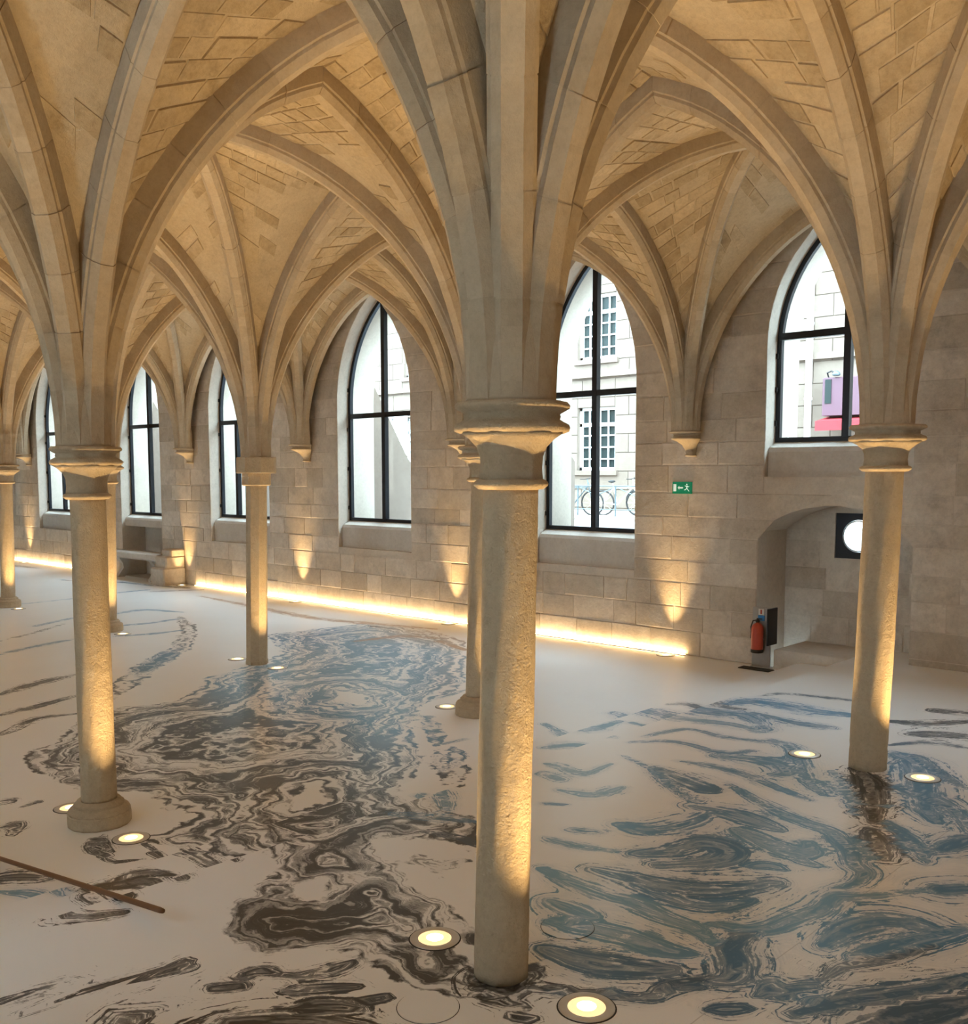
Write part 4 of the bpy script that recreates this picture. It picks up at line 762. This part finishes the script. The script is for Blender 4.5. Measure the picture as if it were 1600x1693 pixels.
for a, b, c_, d_ in holes_:
    f = MB()
    for q in ((a, a + .09, c_, d_), (b - .09, b, c_, d_), (a, b, c_, c_ + .10), (a, b, d_ - .09, d_), ((a + b) / 2 - .05, (a + b) / 2 + .05, c_, d_), (a, b, d_ - .58, d_ - .47)): f.box(q[0], q[1], FY + .10, FY + .18, q[2], q[3])
    for k in range(1, 4): f.box(a, b, FY + .12, FY + .16, c_ + k * (d_ - c_ - .5) / 4 - .02, c_ + k * (d_ - c_ - .5) / 4 + .02)
    for xx in ((3 * a + b) / 4, (a + 3 * b) / 4): f.box(xx - .02, xx + .02, FY + .12, FY + .16, c_, d_)
    fo = local(f.build('window_frame', M['white']), bld)
    p = MB().box(a, b, FY + .19, FY + .21, c_, d_).build('pane', M['winglass'], fo)
    local(MB().box(a - .12, b + .12, FY - .12, FY + .1, c_ - .14, c_).build('window_ledge', M['facade']), bld)
root = empty('drainpipe', (-8.75, FY - .1, ZS), 'white drainpipe running up the building across the street', 'pipe')
local(MB().tube([(-8.75, FY - .28, ZS), (-8.75, FY - .28, 12)], .085, 12).build('pipe', M['white'], None, True), root)
for zz in (2.5, 4.4, 6.3, 8.2): local(MB().lathe([(.086, zz), (.105, zz + .01), (.105, zz + .07), (.086, zz + .08)], (-8.75, FY - .28, 0), 14, None, False).build('bracket', M['white'], None, True), root)
root = empty('shop_sign', (-7.9, FY - .3, 4.4), 'plum coloured shop sign box with small lamp on the street facade', 'sign')
local(MB().bbox(-8.30, -7.2, FY - .45, FY - .03, 3.98, 4.93, .02).build('box', M['purple']), root)
local(MB().box(-8.22, -8.06, FY - .47, FY - .445, 4.28, 4.88).build('blue_panel', M['winglass']), root)
local(MB().tube([(-8.2, FY - .3, 4.93), (-8.2, FY - .4, 5.05), (-8.05, FY - .5, 5.08), (-7.95, FY - .5, 5.02)], .02, 6).build('lamp_arm', M['black']), root)
local(MB().lathe([(.03, .08), (.09, .03), (.10, -.02), (.06, -.05)], (-7.92, FY - .5, 5.0), 14).build('lamp_head', M['bike'], None, True), root)
root = empty('awning', (-7.8, FY - .4, 3.8), 'red awning below the plum coloured shop sign', 'awning')
local(MB().add([(-8.34, FY - .02, 3.97), (-7.1, FY - .02, 3.97), (-7.1, FY - .7, 3.84), (-8.34, FY - .7, 3.84), (-8.34, FY - .02, 3.94), (-7.1, FY - .02, 3.94), (-7.1, FY - .7, 3.81), (-8.34, FY - .7, 3.81)], [(0, 1, 2, 3), (7, 6, 5, 4), (0, 4, 5, 1), (1, 5, 6, 2), (2, 6, 7, 3), (3, 7, 4, 0)]).build('cloth', M['awning']), root)
local(MB().box(-8.34, -7.1, FY - .72, FY - .70, 3.60, 3.84).build('valance', M['awning']), root)
root = empty('notice_board', (-24.65, FY - .1, 4.1), 'white notice board with red band on the facade', 'sign')
local(MB().bbox(-25.4, -24.2, FY - .10, FY - .04, 3.2, 4.75, .01).build('board', M['white']), root)
local(MB().box(-24.9, -24.4, FY - .11, FY - .10, 4.48, 4.56).build('red_band', M['red']), root)
local(MB().box(-25.0, -24.93, FY - .11, FY - .10, 4.48, 4.56).build('dark_mark', M['black']), root)
# buttresses between the windows
for i in range(0, 6):
    x = node('wall', i)[0]
    mb = MB(); poly = [(12.98, ZS - .4), (14.35, ZS - .4), (14.35, 2.75), (14.25, 2.85), (13.15, 4.6), (12.98, 4.6)]
    V = [(x - .5, y, z) for y, z in poly] + [(x + .5, y, z) for y, z in poly]; m_ = len(poly)
    mb.add(V, [tuple(range(m_)), tuple(range(2 * m_ - 1, m_ - 1, -1))] + [(k, k + m_, (k + 1) % m_ + m_, (k + 1) % m_) for k in range(m_)])
    mb.build('buttress', M['facade'], wall)
# bicycle railing and bicycles
RY = 21.7
root = empty('bike_railing', (-13.2, RY, ZS), 'thin grey street railing with crossed braces where bicycles lean', 'railing')
for k in range(7):
    x = -17.6 + k * 1.25
    local(MB().tube([(x, RY, ZS), (x, RY, ZS + .82)], .02, 8).build('post', M['bike']), root)
local(MB().tube([(-17.7, RY, ZS + .80), (-10.0, RY, ZS + .80)], .02, 8).build('top_rail', M['bike']), root)
for k in range(6):
    x = -17.6 + k * 1.25
    local(MB().tube([(x, RY, ZS + .78), (x + .625, RY, ZS + .55), (x + 1.25, RY, ZS + .78)], .012, 6).build('brace', M['bike']), root)
    local(MB().tube([(x, RY, ZS + .18), (x + 1.25, RY, ZS + .18)], .012, 6).build('lower_rail', M['bike']), root)
def bicycle(x, y, ang, mat, label):
    root = empty('bicycle', (x, y, ZS), label, 'bicycle', 'bicycles parked outside')
    def put(mb, nm, m): return mb.build(nm, M[m], root, True)
    R = .33
    for wx in (-.52, .52):
        w = put(MB().tube([(wx + R * math.cos(a), 0, R + R * math.sin(a)) for a in np.linspace(0, 2 * math.pi, 29)[:-1]], .022, 6, True), 'wheel', 'black')
        sp = MB()
        for k in range(10):
            a = math.pi * 2 * k / 10; sp.tube([(wx, 0, R), (wx + R * math.cos(a), 0, R + R * math.sin(a))], .004, 4)
        s = sp.build('spokes', M['steel'], w)
    put(MB().tube([(-.52, 0, R), (-.08, 0, .28), (.38, 0, .78), (.42, 0, .88)], .018, 6), 'frame', mat)
    put(MB().tube([(-.52, 0, R), (-.20, 0, .74), (.38, 0, .76)], .016, 6), 'top_tube', mat)
    put(MB().tube([(-.08, 0, .28), (-.22, 0, .88)], .015, 6), 'seat_tube', mat)
    put(MB().tube([(.52, 0, R), (.40, 0, .84), (.38, 0, .98)], .015, 6), 'fork', mat)
    put(MB().tube([(.30, -.26, 1.0), (.38, -.15, .99), (.38, .15, .99), (.30, .26, 1.0)], .012, 6), 'handlebar', 'black')
    put(MB().lathe([(.02, .88), (.09, .90), (.10, .93), (.03, .95)], (-.24, 0, 0), 12), 'saddle', 'black')
    root.rotation_euler = (math.radians(4), 0, ang)
bicycle(-14.1, 21.95, .15, 'bike', 'dark bicycle at the left end of the visible railing')
bicycle(-13.0, 22.5, .2, 'white', 'white framed bicycle leaning on the railing seen through the window')
bicycle(-12.5, 23.2, -.1, 'bike', 'dark bicycle behind the white framed one')
bicycle(-19.6, 22.0, .2, 'bike', 'bicycle seen through the second window beside its frame')
